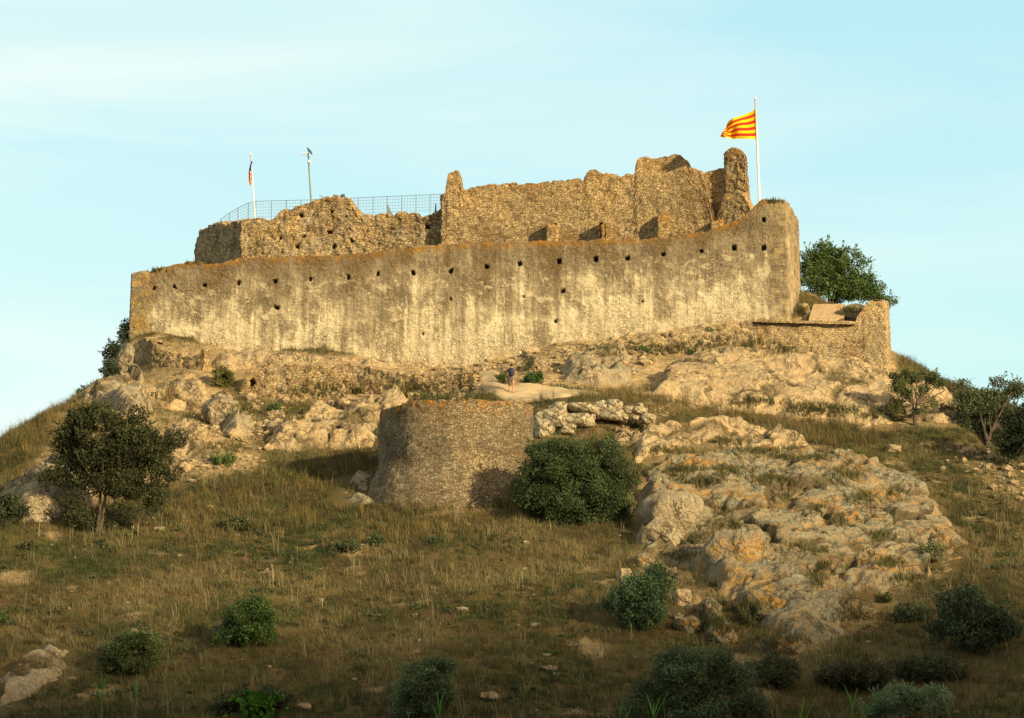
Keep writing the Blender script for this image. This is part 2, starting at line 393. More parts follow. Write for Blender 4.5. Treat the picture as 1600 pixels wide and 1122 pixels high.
def ground_mat():
    m = NM('hillside_soil', 1, .05)
    n1 = m.noise(.12, 6, .65); n2 = m.noise(1.1, 6, .7); n3 = m.noise(12, 5, .7)
    col = m.ramp(n1, [(.35, (.115,.085,.038)), (.5, (.145,.11,.045)), (.65, (.10,.095,.035))])
    col = m.mix(m.ramp(n2, [(.5, 0), (.68, .7)]), col, (.19,.12,.06))
    col = m.mix(.8, col, m.ramp(n3, [(.3, .5), (.7, 1.4)]), 'MULTIPLY')
    bare = m.attr('bare')
    stony = m.mix(.9, m.ramp(m.noise(3, 6, .7), [(.35, (.27,.18,.085)), (.5, (.46,.33,.17)), (.66, (.60,.46,.27))]), m.ramp(n3, [(.3, .6), (.7, 1.3)]), 'MULTIPLY')
    col = m.mix(bare, col, stony)
    return m.done(col, m.bump(m.math('ADD', n3, n2), .12))
M_ground = ground_mat()
def path_mat():
    m = NM('trodden_sand', 1, .05)
    n3 = m.noise(11, 6, .7); n1 = m.noise(.9, 5, .6)
    col = m.mix(.6, m.ramp(n1, [(.35, (.42,.31,.17)), (.65, (.54,.42,.25))]), m.ramp(n3, [(.3, .65), (.7, 1.2)]), 'MULTIPLY')
    return m.done(col, m.bump(n3, .04))
M_path = path_mat()
def tint_mat(name, mult=(1, 1, 1), rough=.75, trans=.0):
    m = NM(name, rough, .15)
    col = m.mix(1.0, m.attr('tint', 'Color'), mult, 'MULTIPLY')
    m.done(col)
    if trans:
        t = m.n.new('ShaderNodeBsdfTranslucent'); m.L(col, t.inputs['Color'])
        mx = m.n.new('ShaderNodeMixShader'); mx.inputs[0].default_value = trans
        m.L(m.b.outputs[0], mx.inputs[1]); m.L(t.outputs[0], mx.inputs[2])
        m.L(mx.outputs[0], m.n['Material Output'].inputs['Surface'])
    return m.m
M_leaf = tint_mat('foliage', (1,1,1), .6, .25)
M_grass = tint_mat('grass_blade', (1,1,1), .8, .25)
def bark_mat():
    m = NM('bark', .95, .1); n1 = m.noise(6, 6, .7, .3, m.mapping((1, 1, .3)))
    return m.done(m.ramp(n1, [(.35, (.05,.038,.028)), (.65, (.11,.085,.06))]), m.bump(n1, .03))
M_bark = bark_mat()

# ------------------------------------------------------------------ polygons / outcrops
def inpoly_sd(poly, x, y):
    """signed distance to a polygon in plan, positive inside"""
    P = np.asarray(poly, float); Q = np.roll(P, -1, 0); d = np.full(len(x), 1e9); ins = np.zeros(len(x), bool)
    for (ax, ay), (bx, by) in zip(P, Q):
        ex, ey = bx - ax, by - ay; t = np.clip(((x - ax) * ex + (y - ay) * ey) / (ex * ex + ey * ey + 1e-9), 0, 1)
        d = np.minimum(d, np.hypot(x - ax - t * ex, y - ay - t * ey))
        c = ((ay > y) != (by > y)) & (x < (bx - ax) * (y - ay) / (by - ay + 1e-12) + ax); ins ^= c
    return np.where(ins, d, -d)
def pxpoly(px): 
    out = []
    for u, v in px:
        p = cast(u, v)
        if p is not None: out.append((p.x, p.y))
    return out
ROCKPOLY = []; CREV = []
def outcrop(name, label, px, mat, hgt, rough=1.0, step=.11, scale=.28, seed=0, beds=0.0, edge=1.2, wpoly=None, cat='rock', gaps=True, kind=None):
    poly = wpoly or pxpoly(px)
    P = np.array(poly); ROCKPOLY.append((P, .1))
    x0, y0 = P.min(0) - .8; x1, y1 = P.max(0) + .8
    xs = np.arange(x0, x1, step); ys = np.arange(y0, y1, step)
    X, Y = np.meshgrid(xs, ys); x = X.ravel(); y = Y.ravel()
    P3 = np.stack([x, y, np.zeros(len(x))], 1)
    sd = inpoly_sd(P, x, y) + .55 * fbm(P3, .5, 4, seed + 20)
    base = H(x, y); w = sstep(-.1, edge, sd)
    # gradient of base for a normal to push along
    e = .4; gx = (Hs(x + e, y) - Hs(x - e, y)) / (2 * e); gy = (Hs(x, y + e) - Hs(x, y - e)) / (2 * e)
    N = np.stack([-gx, -gy, np.ones(len(x))], 1); N /= np.linalg.norm(N, axis=1)[:, None]
    Pw = np.stack([x, y, base * 1.2], 1)
    Pr = Pw @ np.array([[.8, .6, 0], [-.6, .8, 0], [0, 0, 1]])     # bedding frame
    lump = fbm(Pw, scale, 4, seed + 1, .42)
    wp = np.stack([noise(Pw, .45, 31), noise(Pw, .45, 32), noise(Pw, .45, 33)], 1); wq = np.stack([noise(Pw, 1.6, 41), noise(Pw, 1.6, 42), noise(Pw, 1.6, 43)], 1)
    Pa = (Pr + .7 * wp + .15 * wq) * np.array([1, .55, .8])
    hA, eA = slabs(Pa, .28, seed + 2, .9); hB, eB = slabs(Pa + .1 * wq, .8, seed + 3, .8); hC, eC = slabs(Pa, 2.6, seed + 4, .7)
    fis = sstep(.25, .75, .5 + .6 * noise(Pw, .5, 61 + seed))
    blocks = hA * 1.15 - (.25 + .6 * fis) * sstep(.10, 0, eA) + .20 * hB - .30 * fis * sstep(.09, 0, eB) + .07 * hC - .05 * fis * sstep(.15, 0, eC)
    bed = 0
    if beds:
        q = Pr * np.array([.75, .22, .5]); bed = beds * (ridged(q, 1., 3, seed + 9) - .9) * .45
    d = hgt * (.75 + .5 * lump) + rough * (.52 * blocks + .07 * fbm(Pw, 2.2, 4, seed + 7)) + bed
    d = d * w - .35 * (1 - w)
    V = np.stack([x, y, base], 1) + N * d[:, None]
    V[:, 0] += .12 * w * noise(Pw, 1.7, 51) ; V[:, 1] += .18 * w * noise(Pw, 1.7, 52)
    nr, nc = len(ys), len(xs); Fc = grid_faces(nr, nc)
    keep = (sd > -.45)[Fc].all(1); Fc = Fc[keep]
    used = np.unique(Fc); mp = np.full(len(x), -1); mp[used] = np.arange(len(used))
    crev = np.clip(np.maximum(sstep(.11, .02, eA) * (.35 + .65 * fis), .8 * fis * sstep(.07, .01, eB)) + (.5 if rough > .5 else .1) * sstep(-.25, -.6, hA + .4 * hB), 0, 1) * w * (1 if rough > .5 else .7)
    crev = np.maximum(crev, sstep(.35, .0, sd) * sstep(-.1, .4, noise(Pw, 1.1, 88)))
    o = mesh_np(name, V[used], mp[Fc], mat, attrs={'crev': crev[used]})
    rg = np.random.default_rng(seed + 500); pick = used[(crev[used] > .55) & (rg.uniform(size=len(used)) < (.10 if mat.name != 'grey_rock' else .06)) & (fbm(Pw[used], .5, 3, 14) > (.0 if rough > .5 else .3))]
    CREV.append(V[pick])
    return tag(o, label, cat, None, kind)

def boulder(name, label, c, dims, mat, seed, rz=0, group=None, parent=None, cat='boulder', sub=24):
    # displaced sphere with flattened planes
    nu, nv = sub * 2, sub
    th = np.linspace(0, 2 * np.pi, nu, endpoint=False); ph = np.linspace(0, np.pi, nv + 1)
    T, Pp = np.meshgrid(th, ph); D = np.stack([np.cos(T) * np.sin(Pp), np.sin(T) * np.sin(Pp), np.cos(Pp)], 2).reshape(-1, 3)
    rg = np.random.default_rng(seed); r = 1.06 / (np.abs(D) ** 3.4).sum(1) ** (1 / 3.4) * .92
    for k in range(9):
        nrm = rg.normal(size=3); nrm /= np.linalg.norm(nrm); cut = rg.uniform(.68, .92); dd = D @ nrm
        r = np.minimum(r, np.where(dd > .01, cut / np.maximum(dd, .01), 9))
    r = r * (1 + .10 * fbm(D, 1.6, 4, seed % 50) + .03 * ridged(D, 4, 3, seed % 40))
    V = D * r[:, None] * (np.array(dims) / 2)
    cz, sz = math.cos(rz), math.sin(rz); V = V @ np.array([[cz, sz, 0], [-sz, cz, 0], [0, 0, 1]])
    i = np.arange(nv)[:, None] * nu + np.arange(nu)[None]; j = np.arange(nv)[:, None] * nu + (np.arange(nu)[None] + 1) % nu
    Fc = np.stack([i.ravel() + nu, j.ravel() + nu, j.ravel(), i.ravel()], 1)
    o = mesh_np(name, V, Fc, mat, parent); o.location = c
    if parent is None: tag(o, label, cat, group)
    elif label: o['label'] = label
    return o

# ------------------------------------------------------------------ masonry walls
def wall(name, plan, top, bottom_drop, thick, mat, parent=None, step=.12, batter=0.0, rag=.10, amp=.045, cscale=3.4, holes=(), side=1,
         quoin=(), bot=None, seedn=0, holesize=.14, origin=None):
    """plan: [(u,Y)] seen left to right along the front; top: [(u,v)] skyline profile; bot: [(u,v)] or None"""
    tu = [t[0] for t in top]; tv = [t[1] for t in top]
    PP = [np.array([(u - 800) / F * Y / (CP - (561 - np.interp(u, tu, tv)) / F * SP), Y]) for u, Y in plan]
    seg = [np.linalg.norm(PP[i + 1] - PP[i]) for i in range(len(PP) - 1)]
    S, XY, NN, UU = [], [], [], []
    nrm = []
    for i in range(len(PP) - 1):
        t = (PP[i + 1] - PP[i]) / seg[i]; nrm.append(np.array([t[1], -t[0]]))
    acc = 0
    for i in range(len(seg)):
        k = max(1, int(round(seg[i] / step)))
        for j in range(k + (i == len(seg) - 1)):
            f = j / k; p = PP[i] * (1 - f) + PP[i + 1] * f
            S.append(acc + seg[i] * f); XY.append(p); UU.append(plan[i][0] * (1 - f) + plan[i + 1][0] * f)
            nn = nrm[i].copy()
            if j == 0 and i > 0: nn = nrm[i] + nrm[i - 1]; nn = nn / np.linalg.norm(nn); nn = nn / max(.5, nn @ nrm[i])
            NN.append(nn)
        acc += seg[i]
    S = np.array(S); XY = np.array(XY); NN = np.array(NN); UU = np.array(UU); NS = len(S)
    vt = np.interp(UU, tu, tv)
    zt = np.array([zat(u, v, y) for u, v, y in zip(UU, vt, XY[:, 1])])
    Q = np.stack([S, np.zeros(NS), np.full(NS, seedn * 3.3)], 1)
    zt = zt + rag * fbm(Q, 1.0, 3, 60) + rag * 1.5 * (cells(Q, 2.3, 61)[2] - .5)
    if bot: zb = np.array([zat(u, np.interp(u, [b[0] for b in bot], [b[1] for b in bot]), y) for u, y in zip(UU, XY[:, 1])]) - bottom_drop
    else:
        zb = np.polyval(np.polyfit(S, zt, 1), S); zb = zb - max(0, (zb - zt).max() - .3) - bottom_drop
    hmax = (zt - zb).max(); NZ = max(3, int(round(hmax / step))); NT = max(2, int(round(thick / step)))
    fr = np.linspace(0, 1, NZ + 1)
    rows = []; hh = []; Sx = []
    out3 = np.concatenate([NN, np.zeros((NS, 1))], 1)
    def layer(off, z, h):
        bt = batter * (zt - z)
        xy = XY + NN * (off + bt)[:, None]
        rows.append(np.stack([xy[:, 0], xy[:, 1], z], 1)); hh.append(np.full(NS, h) if np.isscalar(h) else h); Sx.append(S)
    for f in fr: layer(np.zeros(NS), zb + (zt - zb) * f, f)
    for k in range(1, NT):
        f = k / NT; bulge = .10 * math.sin(math.pi * f)
        layer(np.full(NS, -thick * f), zt + bulge, 1.0)
    for f in fr[::-1][::max(1, 1)]: 
        z = zb + (zt - zb) * f; xy = XY - NN * thick; rows.append(np.stack([xy[:, 0], xy[:, 1], z], 1)); hh.append(np.full(NS, f)); Sx.append(S)
    NR = len(rows); V = np.concatenate(rows); h = np.concatenate(hh); sx = np.concatenate(Sx)
    front = np.zeros(len(V), bool); front[:NS * (NZ + 1)] = True
    Fc = grid_faces(NR, NS)
    # end caps: grids between front and back columns
    capV, capH, capS, capF = [], [], [], []
    off = len(V)
    for c, flip in ((0, True), (NS - 1, False)):
        fcol = np.array([rows[i][c] for i in range(NZ + 1)]); bcol = np.array([rows[NR - 1 - i][c] for i in range(NZ + 1)])
        g = np.stack([fcol * (1 - k / NT) + bcol * (k / NT) for k in range(NT + 1)], 1)
        g[-1, 1:-1, 2] += [.10 * math.sin(math.pi * k / NT) for k in range(1, NT)]
        capV.append(g.reshape(-1, 3)); capH.append(np.repeat(fr, NT + 1)); capS.append(np.full((NZ + 1) * (NT + 1), S[c]))
        q = grid_faces(NZ + 1, NT + 1, off); capF.append(q[:, ::-1] if flip else q); off += (NZ + 1) * (NT + 1)
    V = np.concatenate([V] + capV); h = np.concatenate([h] + capH); sx = np.concatenate([sx] + capS); Fc = np.concatenate([Fc] + capF)
    front = np.concatenate([front, np.zeros(len(V) - len(front), bool)])
    V0 = V.copy()
    q = V0 * np.array([1, 1, 1.3])
    if cscale:
        f1, f2, idv = cells(q, cscale, 5); st = (idv - .5) * amp * 1.4 - amp * sstep(.25, 0, f2 - f1)
    else: st = 0
    for a in range(3): V[:, a] += (amp * 1.2 * fbm(q, .9, 4, 70 + a * 5) + amp * .6 * noise(q, 4.5, 80 + a)) * (.5 if a == 2 else 1)
    o3 = np.zeros((len(V), 3)); o3[:NS * NR] = np.tile(out3, (NR, 1)); o3[NS * (NZ + 1 + NT - 1):] *= -1
    V += o3 * np.asarray(st).reshape(-1, 1) if cscale else 0
    # putlog holes pressed deep into the front
    if len(holes):
        uu, vv = proj(V0[:, 0], V0[:, 1], V0[:, 2]); o_all = np.zeros((len(V), 3)); o_all[:NS * NR] = np.tile(out3, (NR, 1))
        mm = F / V0[:, 1]
        for (hu, hv, hw, hh_) in holes:
            du = (uu - hu) / mm; dv = (vv - hv) / mm; s_ = noise(V0 * 1.0, 5, int(hu)) * .03
            ins = front & (np.abs(du) + s_ < hw) & (np.abs(dv) + s_ < hh_)
            V[ins] -= o_all[ins] * .75
    qa = np.zeros(len(V))
    for (a, b, qk) in quoin:
        a_, b_ = [np.interp(t, UU, S) for t in (a, b)]
        qa = np.maximum(qa, ((sx > a_ - .25 * noise(V0, 1.6, 3)) & (sx < b_ + .5 * noise(V0 * (0, 0, 1), 1.6, 4))).astype(float) * qk)
    if origin is not None: V = V - np.array(origin)
    return mesh_np(name, V, Fc, mat, parent, attrs={'h': h, 'along': sx, 'quoin': qa})

# ------------------------------------------------------------------ foliage
def leaf_mesh(name, C, size, tint, var, parent, mat=None, aspect=1.6, origin=(0, 0, 0), droop=0.0, outward=None, rg=None):
    rg = rg or RNG; n = len(C)
    a = rg.normal(size=(n, 3)); a[:, 2] -= droop
    if outward is not None: a += outward * .9
    a /= np.linalg.norm(a, axis=1)[:, None]
    b = rg.normal(size=(n, 3)); b = np.cross(a, b); b /= np.linalg.norm(b, axis=1)[:, None] + 1e-9
    s = size * rg.uniform(.6, 1.3, size=(n, 1))
    A = a * s * aspect / 2; B = b * s / 2
    C = C - np.array(origin)
    V = np.stack([C - A, C + B * .9, C + A, C - B * .9], 1).reshape(-1, 3)
    Fc = np.arange(4 * n).reshape(-1, 4)
    t = np.asarray(tint, float); t = t if t.ndim == 2 else np.tile(t, (n, 1))
    t = t * rg.uniform(1 - var, 1 + var, size=(n, 1)) * (1 + rg.normal(size=(n, 3)) * .06)
    return mesh_np(name, V, Fc, mat or M_leaf, parent, smooth=False, colors=np.repeat(np.clip(t, .004, 1), 4, 0))

def tree(name, label, cat, base, Y, ell, col, leaf=.13, dens=1.0, clump=.55, trunkr=.16, depth=.8, group=None, open_=.0, twigs=0, limbcol=None, stems=1, nlimb=16, seed=1, droopy=0, barepx=()):
    """ell: envelope ellipses in (u, v, ru, rv); clumps of leaves fill them unevenly"""
    rg = np.random.default_rng(seed); base = Vector(base); s = Y / F
    root = empty(name, base, label, cat, group)
    clumps = []
    for (cu, cv, ru, rv) in ell:
        c = W(cu, cv, Y); a, b, d = ru * s, rv * s, (ru * .55 + rv * .45) * s * depth
        vol = a * b * d; k = max(3, int(3.1 * vol / clump ** 3 * (1 - open_)))
        for _ in range(k):
            q = rg.normal(size=3); q /= np.linalg.norm(q); q *= rg.uniform(.15, 1) ** .45
            r = clump * rg.uniform(.45, 1.1)
            p = np.array([c.x + q[0] * max(a - r * .35, .05), c.y + q[1] * max(d - r * .5, .05), c.z + q[2] * max(b - r * .35, .05)])
            gz = h1(p[0], p[1]) if cat in ('bush', 'shrub') else base.z
            if p[2] > gz - .1: clumps.append((p, r, rg.uniform(.62, 1.4)))
    Cs, Ts, Os = [], [], []
    for p, r, tv in clumps:
        leaf_ = leaf * .68; k = max(6, int(dens * 115 * (r / leaf_ / 4) ** 2))
        q = rg.normal(size=(k, 3)); q /= np.linalg.norm(q, axis=1)[:, None]
        rad = r * rg.uniform(.2, 1, size=(k, 1)) ** .45; rad *= 1 + .12 * rg.normal(size=(k, 1)) + .55 * (rg.uniform(size=(k, 1)) > .88) * rg.uniform(size=(k, 1))
        qq = q * rad; qq[:, 2] *= .75; qq[:, 2] -= droopy * (qq[:, 0] ** 2 + qq[:, 1] ** 2)
        Cs.append(p + qq); Ts.append(np.tile(np.array(col) * tv, (k, 1))); Os.append(q)
    ns = int(len(clumps) * (2.2 if cat != 'plant' else .5))
    for _ in range(ns):      # ragged shoots standing out of the crown
        p, r, tv = clumps[rg.integers(len(clumps))]
        q = rg.normal(size=3); q[2] = abs(q[2]) * 1.2; q /= np.linalg.norm(q); k = int(9 + 22 * r); t = np.sort(rg.uniform(.7, 1.75, size=(k, 1)), 0)
        Cs.append(p + q * r * t + rg.normal(size=(k, 3)) * leaf * .45 * (2 - t)); Ts.append(np.tile(np.array(col) * tv * 1.15, (k, 1))); Os.append(np.tile(q, (k, 1)))
    C = np.concatenate(Cs); T = np.concatenate(Ts); O = np.concatenate(Os)
    leaf_mesh('crown', C, leaf * .68, T * ((2.1, 2.2, 1.95) if cat in ('bush', 'plant') else (1.7, 1.75, 1.55)), .3, root, origin=base, outward=O, rg=rg)
    # trunk and limbs
    mb = MB(); cm = np.mean([c[0] for c in clumps], axis=0); topz = max(c[0][2] for c in clumps)
    forks = []
    for st in range(stems):
        dx = (st - (stems - 1) / 2) * .5 * trunkr * 6
        f = Vector((base.x + (cm[0] - base.x) * .45 + dx, base.y + (cm[1] - base.y) * .4, base.z + (cm[2] - base.z) * .55))
        mid = base.lerp(f, .5) + Vector((rg.uniform(-.15, .15), rg.uniform(-.1, .1), 0)) * (f - base).length * .5
        b0 = base + Vector((dx * .4, 0, -.3))
        mb.tube([b0 - base, mid - base, f - base], [trunkr * 1.25, trunkr, trunkr * .75], 8); forks.append(f)
    order = sorted(clumps, key=lambda c: -c[1])[:nlimb]
    for p, r, _ in order:
        p = Vector(p); f = min(forks, key=lambda q: (q - p).length)
        m1 = f.lerp(p, .5) + Vector(rg.normal(size=3)) * .12 * (p - f).length; m1.z += .05 * (p - f).length
        mb.tube([f - base, m1 - base, p - base], [trunkr * .5, trunkr * .32, trunkr * .1], 6)
        for _ in range(2 + twigs):
            e = p + Vector(rg.normal(size=3)) * r * .9; mb.tube([p - base, e - base], [trunkr * .12, .008], 4)
    mb.build('trunk', M_bark, root, True)
    return root

# ================================================================== SETTING
# hillside: one sheet to the horizon, fine where the hill is
def axis(lo, hi, step, far):
    core = np.arange(lo, hi + step, step); out = []; d = step; p = hi + step
    while p < far: d *= 1.35; p += d; out.append(p)
    outn = []; d = step; p = lo
    while p > -far: d *= 1.35; p -= d; outn.append(p)
    return np.concatenate([outn[::-1], core, out])
gx = axis(-40, 40, .22, 4000); gy = axis(84, 186, .22, 4000)
GX, GY = np.meshgrid(gx, gy); gxx, gyy = GX.ravel(), GY.ravel()
gz = H(gxx, gyy)
P3 = np.stack([gxx, gyy, np.zeros(len(gxx))], 1)
gz = gz + .05 * fbm(P3, 3, 2, 90) * sstep(60, 40, np.abs(gxx))
# stony bare ground: the ledges under the castle and scattered patches
uG, vG = proj(gxx, gyy, gz)
inF = (gyy > 80)
def pxmask(px, soft=25):
    return np.where(inF, sstep(-soft, soft, inpoly_sd(px, uG, vG)), 0)
BARE_PX = [([(195,528),(400,540),(650,568),(760,566),(850,540),(1180,492),(1270,496),(1270,520),(1180,540),(850,580),(640,600),(330,585),(200,570)], .9, 8),
           ([(330,560),(560,550),(1180,500),(1400,500),(1400,600),(1560,660),(1400,670),(1180,650),(880,605),(740,615),(640,620),(500,630),(380,620)], .95, 10),
           ([(100,620),(200,540),(330,560),(400,700),(420,740),(300,745),(90,800),(20,780)], .75, 14),
           ([(820,640),(1050,620),(1060,650),(900,690),(820,690)], .35, 14),
           ([(1480,700),(1600,730),(1600,800),(1540,770)], .5, 20),
           ([(990,660),(1290,700),(1500,830),(1400,960),(1240,1040),(1000,900)], .4, 14)]
bare = np.zeros(len(gxx))
for px, k, so in BARE_PX: bare = np.maximum(bare, k * pxmask(px, so))
pn = fbm(P3, .35, 4, 33)
bare = np.clip(bare * (1 + .6 * pn) + .55 * sstep(.52, .8, pn), 0, 1)
ground = mesh_np('ground', np.stack([gxx, gyy, gz], 1), grid_faces(len(gy), len(gx)), M_ground, attrs={'bare': bare})
tag(ground, kind='structure')

def sheet(name, px, mat, lift=.05, step=.15):
    P = np.array(pxpoly(px)); ROCKPOLY.append((P, -.05)); x0, y0 = P.min(0) - .3; x1, y1 = P.max(0) + .3
    xs = np.arange(x0, x1, step); ys = np.arange(y0, y1, step); X, Y = np.meshgrid(xs, ys); x, y = X.ravel(), Y.ravel()
    sd = inpoly_sd(P, x, y) + .2 * noise(np.stack([x, y, x * 0], 1), .8, 6)
    z = H(x, y) + lift + .08 - .25 * sstep(.25, -.15, sd)
    Fc = grid_faces(len(ys), len(xs)); keep = (sd > -.25)[Fc].all(1); Fc = Fc[keep]; used = np.unique(Fc); mp = np.full(len(x), -1); mp[used] = np.arange(len(used))
    o = mesh_np(name, np.stack([x, y, z], 1)[used], mp[Fc], mat); return tag(o, kind='structure')
sheet('footpath', [(738,583),(778,579),(783,600),(800,603),(830,600),(862,606),(905,612),(940,617),(880,622),(838,628),(800,634),(772,615),(748,604)], M_path)

# ================================================================== ROCKS
outcrop('rock_outcrop', 'huge lichen-stained rock outcrop spreading down the right hillside, orange and grey-green', [(1000,730),(1080,712),(1160,716),(1230,712),(1300,708),(1360,722),(1430,742),(1465,775),(1485,815),(1518,850),(1520,885),(1480,905),(1410,925),(1385,960),(1310,1000),(1270,1028),(1205,1020),(1190,985),(1150,960),(1090,905),(1040,880),(990,850),(985,790)], M_lich, .7, .75, .08, .18, 1, .35, kind=None)
outcrop('rock_outcrop', 'low pale rock shelf with grass seams just above the huge lichen-stained outcrop', [(970,700),(1000,672),(1060,662),(1110,654),(1170,660),(1230,678),(1288,700),(1200,706),(1120,700),(1040,716),(985,728)], M_pale, .7, .8, .1, .3, 5, .5)
outcrop('rock_outcrop', 'broad smooth golden rock slab below the stone bastion on the right', [(1010,618),(1025,592),(1045,570),(1090,554),(1150,550),(1230,560),(1310,566),(1385,575),(1412,600),(1425,640),(1400,668),(1360,672),(1300,660),(1200,652),(1120,638)], M_pale, 1.25, .28, .09, .16, 9, .2)
outcrop('rock_outcrop', 'pale rock shoulder stretching behind the small forked tree at the right skyline', [(1385,575),(1410,580),(1450,600),(1500,625),(1542,655),(1550,678),(1450,672),(1400,655),(1372,620)], M_pale, .6, .5, .12, .25, 13, .4)
outcrop('rock_outcrop', 'rounded grey rock dome beside the path, right of the walking person', [(862,602),(872,578),(910,564),(950,553),(985,553),(1003,572),(1000,600),(940,606)], M_grey, 1.0, .8, .09, .4, 17, .2)
outcrop('rock_outcrop', 'long pale rock hump left of and behind the round stone tower', [(405,705),(430,670),(480,645),(540,632),(600,618),(650,622),(655,640),(600,655),(590,700),(520,706),(450,710)], M_pale, 1.1, .85, .09, .35, 21, .5)
outcrop('rock_outcrop', 'craggy dark cliff at the left end below the castle corner', [(118,632),(150,594),(190,556),(215,590),(240,625),(235,660),(190,650)], M_grey, 1.2, 1.2, .09, .3, 25, .6)
outcrop('rock_outcrop', 'blocky tan rocks just below the dark ruined wall, right of the left cliff', [(225,600),(300,592),(335,612),(330,648),(262,640),(235,620)], M_pale, .8, 1.2, .08, .4, 65, .5)
outcrop('rock_outcrop', 'steep brown slab leaning beside the left end of the retaining wall', [(318,640),(330,605),(368,612),(392,670),(388,690),(345,684)], M_grey, 1.1, .9, .08, .3, 69, .8)
outcrop('rock_outcrop', 'fractured brown crag between the left cliff and the pale rock hump', [(255,672),(300,662),(345,690),(370,720),(340,736),(280,722)], M_pale, .9, .9, .08, .3, 29, .4)
outcrop('rock_outcrop', 'grey rock face behind the trunk of the large dark tree', [(30,745),(95,705),(140,745),(170,790),(120,815),(20,825),(-20,790)], M_grey, 1.3, .9, .1, .3, 33, .3)
outcrop('rock_outcrop', 'sloping brown rock slab in the bottom left corner', [(-40,1070),(30,1025),(70,1010),(125,1014),(118,1045),(85,1070),(40,1095),(10,1120),(-40,1120)], M_grey, .55, .7, .06, .5, 37, .3)
outcrop('rock_outcrop', 'low rock at the left foot of the round stone tower', [(505,782),(515,755),(545,742),(592,738),(600,770),(580,792),(540,795)], M_grey, .5, .8, .08, .5, 41, .2)
outcrop('rock_outcrop', 'sunlit pale ledge directly under the left half of the long castle wall', [(325,575),(335,560),(400,556),(480,560),(560,560),(640,573),(640,578),(560,574),(480,572),(380,580)], M_pale, .6, .5, .1, .5, 45, .2)
outcrop('rock_outcrop', 'reddish broken rocks under the overhanging boulder, left of the leafy gap', [(1045,960),(1062,935),(1098,928),(1125,950),(1165,995),(1140,1015),(1075,990)], M_lich, .45, 1.0, .07, .6, 49, .6)
outcrop('rock_outcrop', 'small flat rocks showing through the grass in the lower centre', [(665,1000),(690,985),(720,980),(735,990),(700,1003)], M_grey, .15, .6, .06, .7, 53)
outcrop('rock_outcrop', 'low ochre rock rubble bank above the long pale rock hump', [(395,690),(420,650),(500,640),(440,668),(410,730),(300,745),(400,738)], M_grey, .3, 1.1, .08, .8, 57)

def rock_at(name, label, u, v, wpx, hpx, mat, seed, rz=0, dk=1.0, cat='boulder', group=None, sub=26):
    p = cast(u, v + hpx * .3); s = p.y / F
    return boulder(name, label, (p.x, p.y + .1, p.z + hpx * s * .22), (wpx * s, wpx * s * .9 * dk, hpx * s * 1.1), mat, seed, rz, group, None, cat, sub)
rock_at('boulder', 'big overhanging boulder with a dark gap beneath it, on the left of the lichen outcrop', 1142, 862, 118, 92, M_lich, 11, .2)
rock_at('boulder', 'rounded grey boulder at the upper left edge of the lichen outcrop', 1052, 808, 105, 82, M_grey, 12, .5)
rock_at('boulder', 'squat grey boulder below and left of the rounded grey one', 1035, 835, 70, 60, M_grey, 13, 0)
rock_at('boulder', 'smooth lozenge-shaped boulder in the lower middle of the lichen outcrop', 1194, 945, 84, 52, M_lich, 14, .3)
rock_at('boulder', 'small tan boulder peeking above the round bush left of the outcrop', 976, 900, 28, 26, M_pale, 15)
rock_at('boulder', 'tan block lying right of the round bush at the outcrop foot', 1066, 935, 32, 34, M_pale, 16)
rock_at('boulder', 'loose pinkish block resting on top of the lichen outcrop', 1263, 721, 24, 18, M_pale, 17)
rock_at('boulder', 'lone white stone on the bare slope at the far right', 1566, 747, 14, 9, M_bould, 18)
rock_at('boulder', 'pale stone half sunk in grass near the right-hand slope top', 1395, 700, 26, 14, M_pale, 19)
rock_at('boulder', 'pale flat stone in the grass left of the tower, lying rightmost of a loose row', 248, 826, 18, 8, M_bould, 20)
rock_at('boulder', 'pale stone in the grass beside the large dark tree, leftmost of a loose row', 205, 824, 10, 10, M_bould, 21)
rock_at('boulder', 'pale stone near the bottom edge, right of centre', 765, 1088, 30, 16, M_pale, 22)
rock_at('boulder', 'small low stone at the bottom edge beside the dark leafy bush', 474, 1104, 26, 12, M_pale, 23)
rock_at('boulder', 'dark rock buttress directly under the left corner of the castle wall', 196, 566, 34, 60, M_grey, 27, .2)
rock_at('boulder', 'leaning slab of brown rock against the crag under the castle corner', 345, 640, 60, 70, M_grey, 24, .4)
rock_at('boulder', 'rounded block at the top of the left cliff next to the dark ruined wall', 292, 612, 50, 34, M_grey, 25, .1)
rock_at('boulder', 'rounded slab lying below the leaning brown slab', 300, 678, 70, 38, M_pale, 26, .3)

for (u, v, w_, h_, sd_i, lab) in [(1075,975,44,36,201,'cracked reddish block at the lower left end of the outcrop, leftmost'),(1108,952,40,34,202,'upright tan block above the reddish ones at the lower left of the outcrop'),(1128,990,46,36,203,'wedge-shaped reddish block beside the lower grassy gap'),
    (1225,1010,62,38,204,'broad broken slab at the very lowest end of the outcrop'),(1180,905,40,26,205,'low block just above the lozenge-shaped boulder'),(1255,985,52,34,206,'rounded lump above the lowest broken slab'),(1010,875,34,26,207,'knobbly low block under the squat grey boulder'),(1350,960,40,22,208,'low rock at the right foot of the outcrop')]:
    rock_at('boulder', lab, u, v, w_, h_, M_lich, sd_i, .2)
